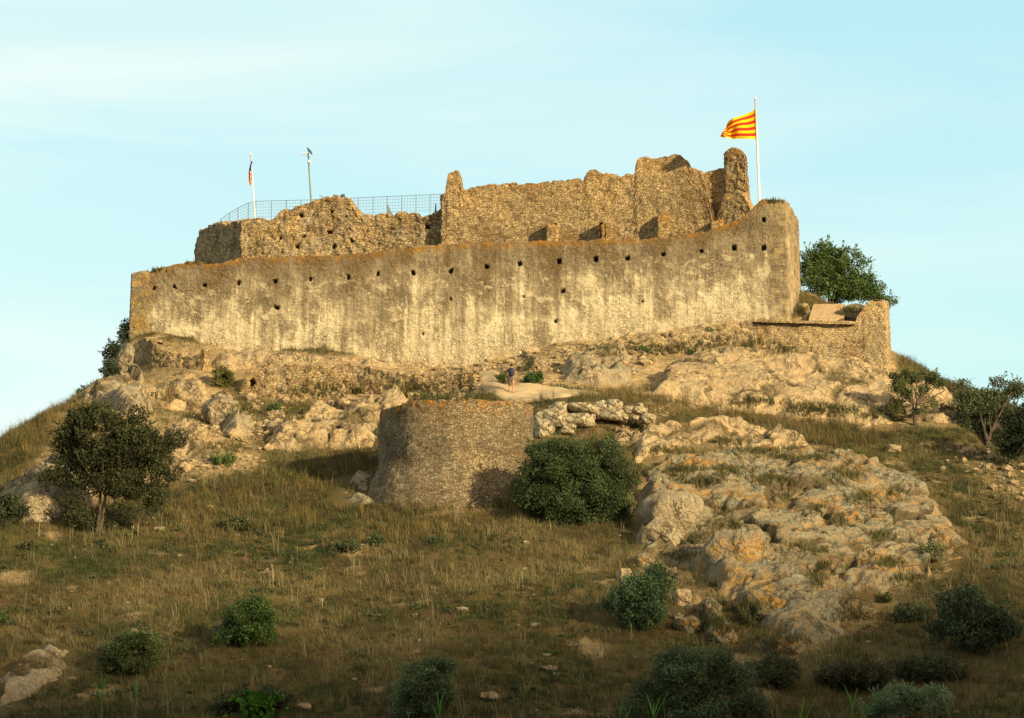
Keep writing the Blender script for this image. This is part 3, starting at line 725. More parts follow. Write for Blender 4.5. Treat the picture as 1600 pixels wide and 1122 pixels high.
# terrace of large boulders right of the round tower
p0 = cast(900, 668)
bw = empty('boulder_wall', (p0.x, p0.y, p0.z), 'dry wall of big pale boulders joining the right side of the round tower', 'wall')
BW = [(866,657,50,24),(866,640,20,12),(902,658,54,20),(850,672,32,30),(868,648,44,20),(873,639,32,18),(887,655,32,17),(890,668,30,14),(911,639,46,16),(938,637,22,20),(958,635,28,20),(957,649,44,17),(934,648,14,14),(981,640,16,12),(975,654,14,12),(892,634,14,8),(925,652,14,10),(885,676,24,12),(846,655,24,20),(1000,642,22,12),(1012,655,26,14),(1000,634,12,8),(990,655,16,10)]
for i, (u, v, w_, h_) in enumerate(BW):
    Yb = 140.9 + (672 - v) * .028; p = W(u, v, Yb); s = Yb / F
    boulder('boulder', None, tuple(p - bw.location), (w_ * s * 1.1, w_ * s * .8 + .4, h_ * s * 1.2), M_bould, 100 + i, random.uniform(-.15, .15), parent=bw, sub=12)

# ================================================================== CASTLE
CUR_TOP = [(205,430),(213,427),(225,424),(240,421),(262,418),(300,410),(320,412),(335,414),(375,406),(440,401),(520,400),(600,391),(690,382),(800,378),(900,376),(1000,374),(1060,370),(1110,361),(1150,346),(1165,337),(1182,320),(1190,311),(1205,312),(1226,312),(1233,320),(1237,326),(1242,334),(1246,342)]
HOLES = [(240,450),(272,447),(320,445),(372,442),(430,439),(484,436),(544,433),(590,428),(646,426),(704,423),(761,417),(811,412),(872,408),(930,405),(980,403),(1036,397),(1095,392),(1147,387),(1193,387),(1193,343)]
holes = [(u, v, random.uniform(.085, .14), random.uniform(.10, .16)) for u, v in HOLES] + [(431,480,.15,.11),(878,455,.14,.11),(867,502,.09,.10),(817,463,.07,.08),(1003,470,.04,.08),(660,522,.06,.06),(704,467,.05,.06)]
def Yc(u): return 168 - 8 * (u - 205) / 1023.
c0 = W(700, 560, 164)
castle = empty('castle', (c0.x, c0.y, c0.z), 'ruined stone castle on the hilltop with a long pale weathered front wall', 'castle')
O = tuple(c0)
wall('curtain_wall', [(207,174),(205,168),(700,164.1),(1228,160),(1243,163.5),(1248,168)], CUR_TOP, 0, 1.3, M_curtain, castle, .085, .018, .10, .03, 4.0,
     holes=holes, quoin=[(198,238,1.),(1200,1290,.62)], bot=[(198,600),(350,600),(650,620),(850,600),(1180,540),(1260,530)], origin=O)
KEEP_TOP = [(690,306),(696,304),(699,272),(706,267),(717,269),(721,292),(726,295),(760,291),(850,286),(913,281),(916,268),(928,264),(940,269),(955,272),(980,274),(993,273),(996,249),(1010,245),(1030,247),(1050,241),(1066,243),(1076,252),(1081,264),(1097,267),(1103,288),(1109,312),(1115,335),(1120,352)]
wall('keep_wall', [(689,175),(690,169.3),(900,168),(1120,166)], KEEP_TOP, 7.5, 1.0, M_keep, castle, .10, .01, .12, .05, 3.4, origin=O)
wall('keep_wall', [(1075,167.6),(1140,166.9)], [(1075,264),(1085,264),(1100,268),(1112,266),(1125,263),(1140,258)], 7.5, .9, M_keep, castle, .10, .0, .15, .05, 3.4, seedn=2, origin=O)
wall('tower_stub', [(1133,169),(1132,166.4),(1165,165.8),(1172,170)], [(1133,239),(1136,234),(1146,233),(1157,236),(1163,244),(1167,262),(1170,285),(1172,300)], 7.5, .55, M_keep, castle, .09, .0, .10, .06, 3.4, seedn=3, origin=O)
wall('ruined_wall', [(1116,166.3),(1172,165.1)], [(1116,352),(1122,330),(1132,304),(1150,298),(1162,306),(1172,328)], 4, .9, M_keep, castle, .10, .02, .15, .06, 3.4, seedn=5, origin=O)
RU_TOP = [(304,388),(306,374),(312,360),(330,353),(345,350),(372,348),(385,343),(402,341),(420,343),(432,334),(450,325),(470,323),(482,320),(492,315),(506,309),(520,307),(534,309),(546,309),(552,317),(560,329),(572,335),(600,336),(625,332),(645,333),(662,337),(676,334),(684,326),(695,320)]
wall('ruined_wall', [(305,186),(376,173.5),(540,171.8),(692,170.0)], RU_TOP, 6.5, 1.2, M_ruin, castle, .10, .015, .16, .07, 3.0, seedn=7,
     holes=[(519,331,.10,.09),(470,336,.08,.10),(515,362,.14,.08),(464,385,.13,.10),(521,385,.10,.12),(473,369,.12,.05),(437,372,.06,.10),(668,355,.14,.10),(549,375,.08,.08)], origin=O)
for (u0, u1, vt) in ((853,872,352),(938,944,350),(1027,1045,338),(1110,1130,347)):
    Y = 169.3 - (u0 - 690) / 430 * 3.2
    wall('buttress', [(u0, Y + .2), (u0 + .5, Y - .85), (u1, Y - .95), (u1 + 1, Y + .2)], [(u0 - 5, vt + 2), (u0 + 3, vt), (u1, vt - 1), (u1 + 5, vt + 1)], 3.2, .34, M_quoin, castle, .09, 0, .04, .03, 4, seedn=int(u0), origin=O)

# lower walls, each a thing of its own
w = wall('ruined_wall', [(203,170),(236,161.5),(318,159.5)], [(200,540),(212,534),(232,530),(250,540),(268,551),(290,558),(300,561),(308,550),(318,546)], 4.6, .8, M_ret, None, .10, .02, .16, .07, 3.0, seedn=11)
tag(w, 'dark crumbling rubble wall stepping down under the left castle corner', 'wall')
w = wall('retaining_wall', [(374,157.3),(560,156.4),(742,153.0),(752,156)], [(374,612),(378,600),(384,588),(395,578),(430,572),(500,571),(560,573),(600,580),(650,584),(690,580),(740,582),(752,592)], 3.6, .8, M_ret, None, .11, .05, .16, .08, 2.8, seedn=12, holes=[(393,598,.18,.16)])
tag(w, 'long brown rubble retaining wall below the pale ledge, left of the path', 'wall')
w = wall('terrace_wall', [(744,162.2),(850,161.2),(960,160.2),(1060,159.4),(1182,158.4)], [(744,572),(800,562),(850,552),(900,540),(950,531),(1050,517),(1182,502)], 1.8, .6, M_bast, None, .10, .04, .12, .09, 2.8, seedn=13)
tag(w, 'low rough stone footing wall along the castle base above the path', 'wall')
bq = W(1290, 520, 157.5)
bast = empty('bastion', tuple(bq), 'square stone bastion with a thin coping at the right foot of the castle', 'bastion')
wall('wall', [(1176,156.6),(1384,155.0),(1389,163)], [(1176,504),(1336,505),(1340,492),(1345,487),(1352,476),(1362,469),(1382,470),(1387,474)], 4.6, .9, M_bast, bast, .09, .02, .10, .05, 3.6, seedn=14, origin=tuple(bq))
wall('coping', [(1174,156.3),(1336,155.1)], [(1174,499),(1260,501),(1336,503)], .17, 1.2, M_bast, bast, .08, .0, .05, .03, 4, seedn=15, origin=tuple(bq))
w = wall('terrace_wall', [(1000,157.2),(1090,156.4),(1180,155.9)], [(1000,536),(1040,528),(1090,520),(1180,513)], 1.6, .6, M_bast, None, .11, .1, .14, .08, 3, seedn=17)
tag(w, 'crumbled ochre terrace wall with green tufts left of the bastion', 'wall')

# ramp slab on the bastion
mb = MB(); a, b, c_, d_ = W(1264,498,158.6), W(1319,497,158.6), W(1321,475,163.5), W(1271,475,163.5)
n0 = len(mb.v); nn = 14
for i in range(nn + 1):
    for j in range(nn + 1):
        p = (a.lerp(b, j / nn)).lerp(d_.lerp(c_, j / nn), i / nn); mb.v.append((p.x, p.y, p.z + random.uniform(-.012, .012)))
for i in range(nn):
    for j in range(nn): q = i * (nn + 1) + j; mb.f.append((q, q + 1, q + nn + 2, q + nn + 1))
for (p, q) in ((a, b), (b, c_), (d_, a)):
    k = len(mb.v); mb.v += [tuple(p), tuple(q), tuple(q - Vector((0, 0, 1.2))), tuple(p - Vector((0, 0, 1.2)))]; mb.f.append((k + 3, k + 2, k + 1, k))
tag(mb.build('ramp', plain('ramp_earth', (.46,.32,.165), .95, 0, .35)), 'smooth tan ramp surface on the bastion right of the castle corner', 'ramp')
outcrop('rock_outcrop', 'grassy grey mound behind the bastion coping, right of the ramp', None, M_grey, .12, .5, .1, .5, 61, 0, wpoly=[(19.2,158.8),(21.8,158.8),(22.3,163),(19.6,163)])
w = wall('ruined_wall', [(1249,162),(1262,160.5)], [(1249,478),(1255,486),(1262,496)], 2, .6, M_bast, None, .1, 0, .1, .06, 3, seedn=19)
tag(w, 'small sloping masonry remnant between the castle corner and the ramp', 'wall')

boulder('boulder', 'grey-green weathered mound between the ramp and the raised corner of the bastion', tuple(W(1336, 492, 160.5)), (2.3, 2.4, 1.5), M_grey, 71)
boulder('boulder', 'grey mound squeezed between the castle corner and the ramp', tuple(W(1257, 497, 161.5)), (1.0, 2.0, 1.3), M_grey, 72)
# round tower
tc = W(712, 785, 134); TZB = zat(700, 800, 129.6) - .8
def round_tower():
    root = empty('round_tower', (tc.x, tc.y, TZB), 'squat round rubble tower with splayed base and orange-lichened rim', 'tower')
    na, nz = 230, 62
    a = np.linspace(0, 2 * np.pi, na, endpoint=False)
    ztop = 6.55; rows = []; hh = []
    Qt = np.stack([np.cos(a) * 3, np.sin(a) * 3, a * 0], 1); rim = .10 * fbm(Qt, .8, 3, 4) + .12 * (cells(Qt, 2.2, 8)[2] - .5)
    ztopa = ztop + rim + .10 * np.cos(a) - .12 * (np.cos(a) < -.6)
    for f in np.linspace(0, 1, nz):
        z = ztopa * f; r = 4.0 + (1.15 + .55 * np.clip(-np.cos(a), 0, 1)) * np.clip((3.6 - z) / 3.6, 0, 1) ** 1.1
        rows.append(np.stack([np.cos(a) * r, np.sin(a) * r, z], 1)); hh.append(np.full(na, f))
    for r in (3.85, 3.6, 3.35): rows.append(np.stack([np.cos(a) * r, np.sin(a) * r, ztopa + .03], 1)); hh.append(np.full(na, 1.))
    for z in (.25, .6): rows.append(np.stack([np.cos(a) * 3.3, np.sin(a) * 3.3, ztopa - z], 1)); hh.append(np.full(na, .9))
    V = np.concatenate(rows); h = np.concatenate(hh); N = V * (1, 1, 0); N /= np.linalg.norm(N, axis=1)[:, None]
    f1, f2, idv = cells(V * (1, 1, 1.2), 4.4, 9)
    V = V + N * (.05 * (idv - .5) - .04 * sstep(.25, 0, f2 - f1) + .10 * fbm(V, .5, 3, 12))[:, None]
    nr = len(rows); i = np.arange(nr - 1)[:, None] * na + np.arange(na)[None]; j = np.arange(nr - 1)[:, None] * na + (np.arange(na)[None] + 1) % na
    Fc = np.stack([i.ravel(), j.ravel(), j.ravel() + na, i.ravel() + na], 1)
    mesh_np('wall', V, Fc, M_tower, root, attrs={'h': h})
    # packed earth fill inside
    mb = MB(); mb.v.append((0, 0, ztop - .35))
    for k in range(40): t = k * math.pi / 20; mb.v.append((3.32 * math.cos(t), 3.32 * math.sin(t), ztop - .42 + random.uniform(-.04, .04)))
    for k in range(40): mb.f.append((0, 1 + k, 1 + (k + 1) % 40))
    mb.build('earth_fill', M_path, root)
round_tower()

# ================================================================== FLAGS, LAMP, RAILING
M_white = plain('white_paint', (.80,.76,.68), .5)
M_steel = plain('galvanised_steel', (.22,.24,.25), .5, .4)
M_dark = plain('dark_glass', (.02,.02,.035), .25)
M_greenm = plain('green_grey_post', (.20,.25,.20), .6)
def fabric(name, stops, axis_attr='stripe'):
    m = NM(name, .8, .1); a = m.attr(axis_attr); col = m.ramp(a, stops, 'CONSTANT'); m.done(col)
    t = m.n.new('ShaderNodeBsdfTranslucent'); m.L(col, t.inputs['Color']); mx = m.n.new('ShaderNodeMixShader'); mx.inputs[0].default_value = .3
    m.L(m.b.outputs[0], mx.inputs[1]); m.L(t.outputs[0], mx.inputs[2]); m.L(mx.outputs[0], m.n['Material Output'].inputs['Surface'])
    return m.m
YE, RE = (.95,.62,.015), (.72,.04,.025)
M_flag = fabric('striped_flag_cloth', [(k / 9, YE if k % 2 == 0 else RE) for k in range(9)])
base = W(1187, 320, 163.5); topp = W(1180, 155, 163.5)
r = empty('flagpole', tuple(base), 'tall white flagpole behind the right castle tower, carrying the striped flag', 'flagpole')
mb = MB(); lo = base + (base - topp) * .12
mb.tube([lo - base, base.lerp(topp, .5) - base, topp - base], [.085, .07, .05], 10); mb.build('pole', M_white, r, True)
mb = MB(); mb.tube([topp - base, topp - base + Vector((0, 0, .05)), topp - base + Vector((0, 0, .12))], [.08, .09, .03], 8); mb.build('cap', M_white, r)
def flag_big():
    nu_, nv_ = 60, 36; V = []; st = []; Yf = 163.5
    upx = [(1182.5,170),(1165,178),(1150,184),(1138,189),(1133,200),(1131,206)]   # top edge
    lpx = [(1184,217.5),(1168,217.5),(1150,216.5),(1140,216),(1131,216),(1125,213)]
    for i in range(nu_ + 1):
        t = i / nu_ * 5; k = min(4, int(t)); f = t - k
        a = Vector(W(*[upx[k][q] * (1 - f) + upx[k + 1][q] * f for q in (0, 1)], Yf)); b = Vector(W(*[lpx[k][q] * (1 - f) + lpx[k + 1][q] * f for q in (0, 1)], Yf))
        T = i / nu_
        for j in range(nv_ + 1):
            s = j / nv_; p = a.lerp(b, s)
            p = p + Vector((0, 0, math.sin(T * 9 - s * 3) * .07 * T * math.sin(s * math.pi)))
            p.y += .32 * math.sin(T * 11 + s * 2.5) * T ** .7 + .12 * math.sin(T * 23 - s * 5) * T
            V.append(tuple(p)); st.append(s)
    o = mesh_np('flag', np.array(V), grid_faces(nu_ + 1, nv_ + 1), M_flag, attrs={'stripe': np.clip(st, 0, .9999)})
    tag(o, 'yellow flag with four red stripes streaming left from the white flagpole', 'flag')
flag_big()
# left flag, hanging limp
base = W(398, 330, 181); topp = W(391.5, 242, 181)
r = empty('flagpole', tuple(base), 'thin white flagpole at the left end of the castle, inside the railing', 'flagpole')
mb = MB(); lo = base + (base - topp) * .3; mb.tube([lo - base, topp - base], [.055, .038], 10); mb.build('pole', M_white, r, True)
mb = MB(); mb.tube([topp - base, topp - base + Vector((0, 0, .06)), topp - base + Vector((0, 0, .12))], [.07, .08, .03], 8); mb.build('cap', M_white, r)
M_flag2 = fabric('small_flag_cloth', [(0, (.02,.05,.25)), (.40, (.75,.62,.5)), (.50, (.72,.08,.05)), (.57, (.80,.68,.55)), (.66, (.72,.08,.05)), (.73, (.80,.68,.55)), (.82, (.72,.08,.05)), (.90, (.8,.68,.55))])
V = []; st = []
for i in range(31):
    s = i / 30; w_ = np.interp(s, [0, .15, .45, .8, 1], [1.0, 3.2, 4.8, 4.2, 2.2]); v = 252 + 38 * s
    for j in range(13):
        t = j / 12; u = 393 + s * 1.0 - w_ * t + 1.2 * (1 - s) - 1.5 * s; p = W(u, v, 181); p.y += .16 * math.sin(t * 9 + s * 2) - .05
        V.append(tuple(p)); st.append(min(.9999, s + .14 * (t - .5)))
o = mesh_np('flag', np.array(V), grid_faces(31, 13), M_flag2, attrs={'stripe': np.clip(st, 0, .9999)})
tag(o, 'small limp flag with blue top and red stripes on the left flagpole', 'flag')

# solar street lamp
base = W(486.5, 330, 179); topp = W(481, 240, 179); s = 179 / F
r = empty('street_lamp', tuple(base), 'solar street lamp on a thin green-grey pole above the left ruined wall', 'street lamp')
def pl(u, v, dy=0): q = W(u, v, 179 + dy); return q - base
mb = MB(); mb.tube([pl(488, 350), pl(486.5, 318), pl(483.6, 275), pl(481.6, 240)], [.075, .07, .055, .05], 8); mb.build('pole', M_greenm, r, True)
from mathutils import Matrix
mb = MB(); mb.box(pl(483.8, 236), (.42, .55, .05), .3, Matrix.Rotation(R(40), 3, 'X') @ Matrix.Rotation(R(38), 3, 'Y')); mb.build('solar_panel', M_dark, r)
mb = MB(); mb.tube([pl(481.5, 239), pl(477, 241, -.3)], [.03, .03], 6); mb.build('arm', M_greenm, r)
mb = MB(); mb.box(pl(476, 240.6, -.3), (.36, .16, .10), 0, Matrix.Rotation(R(-14), 3, 'Y'), .03); mb.build('lamp_head', M_white, r)
mb = MB(); mb.box(pl(483, 252.5, -.1), (.24, .18, .20), 0, None, .04); mb.build('battery_box', M_white, r)
mb = MB(); mb.tube([pl(479, 244.5), pl(482, 245.2), pl(485, 246)], .018, 5); mb.build('bracket', M_steel, r)

# railing with mesh panels
RP = [(344.5,343,190,368),(358,333,187,362),(372,325,184,356),(386,318,182,350),(399,314.5,181,345),(480,312.5,180.5,340),(560,309,180,338),(692,303.5,179,340)]
base = W(400, 345, 181); rail = empty('railing', tuple(base), 'steel mesh railing running along the top of the left ruined wall', 'railing')
def rp(u):
    i = max(k for k in range(len(RP) - 1) if RP[k][0] <= u + 1e-6); a, b = RP[i], RP[i + 1]; f = (u - a[0]) / (b[0] - a[0])
    Y = a[2] * (1 - f) + b[2] * f; return W(u, a[1] * (1 - f) + b[1] * f, Y), W(u, a[3] * (1 - f) + b[3] * f, Y)
posts = [344.5,359,372,388,400,424,447,470,493,515,537,560,583,605,628,650,672,691]
for u in posts:
    a, b = rp(min(u, 691.9)); mb = MB(); lo = Vector((a.x, a.y, a.z - 2.0)); mb.tube([lo - base, a - base + Vector((0, 0, .03))], .022, 6); mb.build('post', M_steel, rail)
mb = MB(); us = np.arange(344.5, 691.9, 3.0)
top_line = [rp(u)[0] for u in us]
mb.tube([p - base for p in top_line], .018, 5); mb.build('top_rail', M_steel, rail)
mb = MB()
for k in range(1, 6): mb.tube([p - base - Vector((0, 0, .22 * k)) for p in top_line], .0075, 4)
u = 344.5
while u < 691:
    a, _ = rp(u); mb.tube([a - base, a - base - Vector((0, 0, 1.3))], .0075, 4); u += 4.6 if u > 400 else 3.2
mb.build('mesh_panel', M_steel, rail)
# loose end panel leaning at the left
mb = MB(); a = W(344.5, 343, 189.5); b = W(352, 357, 186)
for k in range(9): f = k / 8; q = a.lerp(b, f); mb.tube([q, q - Vector((0, 0, 1.0))], .012, 4)
mb.tube([a, b], .02, 5); tag(mb.build('gate_panel', M_steel), 'narrow mesh gate panel slanting down at the left end of the railing', 'gate')
# floodlight, plank and small angled plate on the ruin
p = W(535.5, 306, 172.3); r = empty('floodlight', tuple(p), 'black floodlight box on the highest point of the left ruined wall', 'floodlight')
mb = MB(); mb.box((0, 0, 0), (.26, .2, .2), .3, Matrix.Rotation(R(-12), 3, 'Y'), .02); mb.build('housing', M_dark, r)
for sx in (-.10, .10): mb = MB(); mb.tube([(sx, 0, -.28), (sx * 1.1, 0, 0)], .02, 5); mb.build('bracket', M_steel, r)
mb = MB(); mb.tube([W(497,311.5,173), W(530,306.5,173)], .03, 5); mb.tube([W(507,311,173.2), W(499,304,173.2)], .03, 5)
tag(mb.build('metal_bars', M_steel), 'two crossed metal bars lying on the left ruined wall beside the floodlight', 'metal bars')
mb = MB(); a, b, c_ = W(604, 316, 176), W(613, 334, 176), W(603.5, 338, 176)
mb.v = [tuple(q + Vector((0, dy, 0))) for dy in (0, .06) for q in (a, b, c_)]; mb.f = [(0,2,1),(3,4,5),(0,1,4,3),(1,2,5,4),(2,0,3,5)]
tag(mb.build('metal_plate', M_steel), 'grey triangular mesh plate standing against the railing, centre left', 'metal plate')
mb = MB(); mb.tube([W(680.5, 330, 176), W(681, 318, 176)], [.06, .03], 6); tag(mb.build('iron_stake', M_dark), 'short dark stake beside the left edge of the tall keep wall', 'stake')

# ================================================================== PERSON
def skin(name, nodes, edges, mat, root, sub=2, loc=(0, 0, 0)):
    me = bpy.data.meshes.new(name); me.from_pydata([n[0] for n in nodes], edges, []); me.materials.append(mat)
    o = bpy.data.objects.new(name, me); COL.objects.link(o); o.parent = root
    m = o.modifiers.new('skin', 'SKIN'); m.use_smooth_shade = True
    for i, n_ in enumerate(nodes):
        sv = me.skin_vertices[0].data[i]; sv.radius = n_[1] if isinstance(n_[1], tuple) else (n_[1], n_[1]); sv.use_root = (i == 0)
    s_ = o.modifiers.new('sub', 'SUBSURF'); s_.levels = sub; s_.render_levels = sub
    return o
pf = cast(799, 616.5)
person = empty('person', (pf.x, pf.y, pf.z + .06), 'person seen from behind in shorts and dark T-shirt with a backpack, walking up the path', 'person')
person.scale = (.98,) * 3
M_skin = plain('skin', (.45,.24,.14), .6, 0, .05); M_shirt = plain('slate_shirt', (.10,.10,.14), .85); M_short = plain('brown_shorts', (.13,.09,.075), .85)
M_pack = plain('navy_backpack', (.015,.02,.045), .7); M_hair = plain('dark_hair', (.03,.018,.012), .8); M_shoe = plain('shoe', (.16,.10,.07), .7)
B = [((0,0,.93),.125),((0,0,1.08),(.135,.10)),((0,0,1.25),(.155,.11)),((0,0,1.40),(.13,.09)),((0,.01,1.49),.055),((0,.01,1.56),.06),((0,.015,1.64),(.078,.095)),((0,.01,1.71),(.06,.075))]
E = [(i, i + 1) for i in range(7)]
def chain(start, seq):
    k = start
    for q in seq: B.append(q); E.append((k, len(B) - 1)); k = len(B) - 1
    return k
for sgn, ph in ((-1, 1), (1, -1)):
    chain(0, [((sgn*.10,0,.86),.092),((sgn*.105,.05*ph,.68),.078),((sgn*.10,.09*ph+.03,.49),.056),((sgn*.10,.03*ph,.32),.058),((sgn*.09,-.02*ph if ph>0 else -.12,.10),.036),((sgn*.09,(-.01*ph if ph>0 else -.13),.045),.038),((sgn*.11,(.10 if ph>0 else -.02),.03),.034)])
    hnd = chain(3, [((sgn*.19,0,1.39),.06),((sgn*.25,.0,1.26),.05),((sgn*.285,-.02*ph,1.10),.042),((sgn*.30,.05-.05*ph,.95),.034),((sgn*.30,.07-.06*ph,.86),.024),((sgn*.30,.075-.06*ph,.81),(.020,.036))])
    hx, hy = sgn*.30, .075-.06*ph
    for k in range(4):
        yy = hy - .03 + .02 * k; ln_ = (.075,.085,.08,.06)[k]
        chain(hnd, [((hx, yy, .775),.009),((hx - sgn*.006, yy, .775 - ln_*.5),.008),((hx - sgn*.02, yy, .775 - ln_),.007)])
    chain(hnd - 1, [((hx - sgn*.012, hy + .04, .82),.010),((hx - sgn*.02, hy + .055, .785),.009)])
skin('body', B, E, M_skin, person)
skin('shirt', [((0,0,.80),(.165,.13)),((0,0,1.05),(.158,.12)),((0,0,1.25),(.182,.13)),((0,0,1.40),(.155,.11)),((0,.005,1.455),(.075,.07)),
      ((-.19,0,1.39),.078),((-.235,0,1.27),.07),((.19,0,1.39),.078),((.235,0,1.27),.07)], [(0,1),(1,2),(2,3),(3,4),(3,5),(5,6),(3,7),(7,8)], M_shirt, person)
skin('shorts', [((0,0,1.04),(.15,.12)),((0,0,.86),(.165,.125)),((-.105,.01,.78),.105),((-.11,.055,.60),.098),((-.11,.075,.46),.092),((.105,-.01,.78),.105),((.11,-.0,.60),.098),((.11,-.0,.46),.092)], [(0,1),(1,2),(2,3),(3,4),(1,5),(5,6),(6,7)], M_short, person)
pk = skin('backpack', [((0,-.20,.98),(.15,.10)),((0,-.23,1.16),(.19,.125)),((0,-.22,1.36),(.17,.11)),((0,-.18,1.50),(.10,.07))], [(0,1),(1,2),(2,3)], M_pack, person)
mb = MB()
for sx in (-.11, .11): mb.tube([(sx, -.15, 1.40), (sx, -.02, 1.50), (sx, .125, 1.38), (sx, .13, 1.2), (sx * 1.2, 0, 1.04), (sx, -.14, 1.05)], .016, 6)
mb.build('strap', M_pack, pk, True)
skin('hair', [((0,-.03,1.585),(.085,.075)),((0,-.022,1.67),(.105,.11)),((0,.0,1.75),(.075,.09))], [(0,1),(1,2)], M_hair, person)
for sx, yy in ((-.09, .0), (.09, -.12)):
    skin('shoe', [((sx, yy - .05, .03),.042),((sx, yy + .03, .04),.045),((sx, yy + .14, .022),.036)], [(0,1),(1,2)], M_shoe, person)
for sx in (-1, 1): mb = MB(); mb.tube([(sx*.075,.01,1.66),(sx*.088,0,1.645),(sx*.075,.01,1.615)], [.012,.02,.01], 6); mb.build('ear', M_skin, person, True)

# ================================================================== TREES AND BUSHES
def gp(u, v): p = cast(u, v); return (p.x, p.y, p.z)
OL = (.060,.068,.030); DK = (.030,.042,.020); GG = (.085,.105,.060); BG = (.055,.10,.022)
p = gp(152, 832)
tree('olive_tree', 'large dark tree with forked pale trunk on the left slope', 'tree', p, p[1], [(170,675,76,46),(215,705,48,30),(150,725,60,30),(185,755,50,24),(80,740,20,20),(140,812,36,20),(255,740,34,18),(100,715,34,34),(115,745,28,28),(235,700,45,32),(262,690,26,18),(200,760,50,30),(110,790,30,28),(235,775,26,24),(150,650,45,22),(185,800,22,16),(95,685,24,20)], (.034,.037,.018), .105, 1.1, .62, .085, .8, stems=2, nlimb=34, open_=.08, seed=21, twigs=1)
p = gp(900, 815)
tree('large_bush', 'largest dense dark green bush, right of the round tower', 'bush', p, p[1], [(868,750,68,56),(930,752,62,50),(892,712,58,26),(900,790,85,40),(858,712,46,28),(945,708,34,26),(838,785,34,30),(960,785,30,32)], (.034,.045,.020), .095, 1.0, .6, .10, .8, stems=3, nlimb=14, seed=22)
p = gp(800, 780)
tree('low_bush', 'low dull dark bush spreading between the round tower and the largest bush', 'bush', p, p[1] + .5, [(790,772,40,18),(765,765,20,12),(825,765,20,20)], (.055,.055,.035), .11, .9, .4, .04, .8, nlimb=5, seed=23)
p = gp(388, 1012)
tree('round_bush', 'rounded bright green bush alone in the lower left grass', 'bush', p, p[1], [(392,972,50,34),(400,950,36,18),(375,990,42,20)], (.040,.062,.020), .085, 1.2, .42, .05, .8, nlimb=8, seed=24)
p = gp(208, 1058)
tree('round_bush', 'rounded dark green bush right of the bottom left rock slab', 'bush', p, p[1], [(207,1018,48,34),(215,1000,34,18),(190,1032,34,20)], (.050,.062,.026), .085, 1.2, .42, .05, .8, nlimb=8, seed=25)
p = gp(665, 1118)
tree('round_bush', 'grey-green rounded bush at the bottom edge, left of centre', 'bush', p, p[1], [(663,1072,50,42),(680,1045,34,16),(660,1105,52,22)], (.060,.078,.040), .085, 1.1, .42, .05, .8, nlimb=8, seed=26)
p = gp(1000, 985)
tree('round_bush', 'round blue-green bush at the left foot of the lichen outcrop', 'bush', p, p[1], [(1000,938,48,42),(1025,905,26,22),(965,945,28,26),(1005,965,40,20)], (.040,.060,.032), .09, 1.15, .42, .05, .8, nlimb=8, seed=27)
p = gp(1090, 1118)
tree('large_bush', 'broad grey-green bush at the bottom edge below the lichen outcrop', 'bush', p, p[1] - .6, [(1090,1062,70,52),(1060,1045,44,30),(1150,1060,34,28),(1085,1110,105,22),(1170,1100,45,25),(1010,1085,30,22)], (.052,.066,.034), .09, 1.1, .5, .06, .8, nlimb=12, seed=28)
p = gp(1515, 1020)
tree('large_bush', 'dark glossy bush by the right edge below the lichen outcrop', 'bush', p, p[1], [(1500,945,42,30),(1520,975,62,42),(1470,985,26,22),(1560,985,34,30)], (.032,.042,.024), .11, 1.1, .5, .07, .8, nlimb=12, seed=29)
p = gp(1420, 1120)
tree('pale_bush', 'pale silvery green bush at the bottom edge on the right', 'bush', p, p[1] - .8, [(1400,1098,44,28),(1455,1098,34,30),(1375,1110,26,18)], (.080,.105,.060), .08, 1.0, .4, .04, .8, nlimb=8, seed=30)
p = gp(1430, 665)
tree('small_tree', 'small sparse tree with two bare forking trunks before the pale rock', 'tree', p, p[1], [(1405,600,16,16),(1425,588,20,13),(1455,592,16,12),(1470,600,13,10),(1415,615,16,12),(1445,612,14,12),(1440,640,16,8),(1395,588,8,6),(1458,628,9,8)], (.070,.080,.036), .10, .75, .32, .075, .8, stems=2, nlimb=26, seed=31, twigs=2)
p = gp(1545, 700)
tree('olive_tree', 'grey-green olive-like tree at the right edge, left of the dark tree', 'tree', p, p[1] + 2, [(1520,635,34,32),(1560,678,38,34),(1545,640,32,28),(1530,678,32,26),(1505,668,22,24),(1545,700,36,16),(1515,695,22,14),(1500,600,12,8),(1550,640,34,34),(1578,612,22,20),(1540,660,26,26),(1560,600,14,10),(1530,640,26,22)], (.070,.080,.045), .11, .95, .48, .12, .8, stems=2, nlimb=18, seed=32, twigs=1)
p = gp(1605, 735)
tree('dark_tree', 'dense dark low tree cut off by the right edge', 'tree', p, p[1], [(1600,670,40,44),(1585,695,32,24),(1625,650,30,40)], (.026,.034,.018), .12, 1.1, .55, .12, .8, nlimb=10, seed=33)
b = W(1300, 478, 168)
tree('hackberry_tree', 'leafy green tree behind the bastion, right of the castle tower', 'tree', tuple(b), 168, [(1283,425,34,32),(1330,450,44,24),(1305,405,30,24),(1290,395,24,20),(1268,400,14,12),(1315,430,32,26),(1300,455,50,18),(1345,440,22,20),(1350,410,18,12),(1362,455,20,16),(1340,398,10,8),(1385,482,16,12),(1396,493,12,6),(1375,470,14,14),(1390,470,8,8),(1262,440,14,18),(1260,465,12,10)], (.055,.085,.030), .13, .9, .55, .12, .7, stems=3, nlimb=34, seed=34, twigs=1)
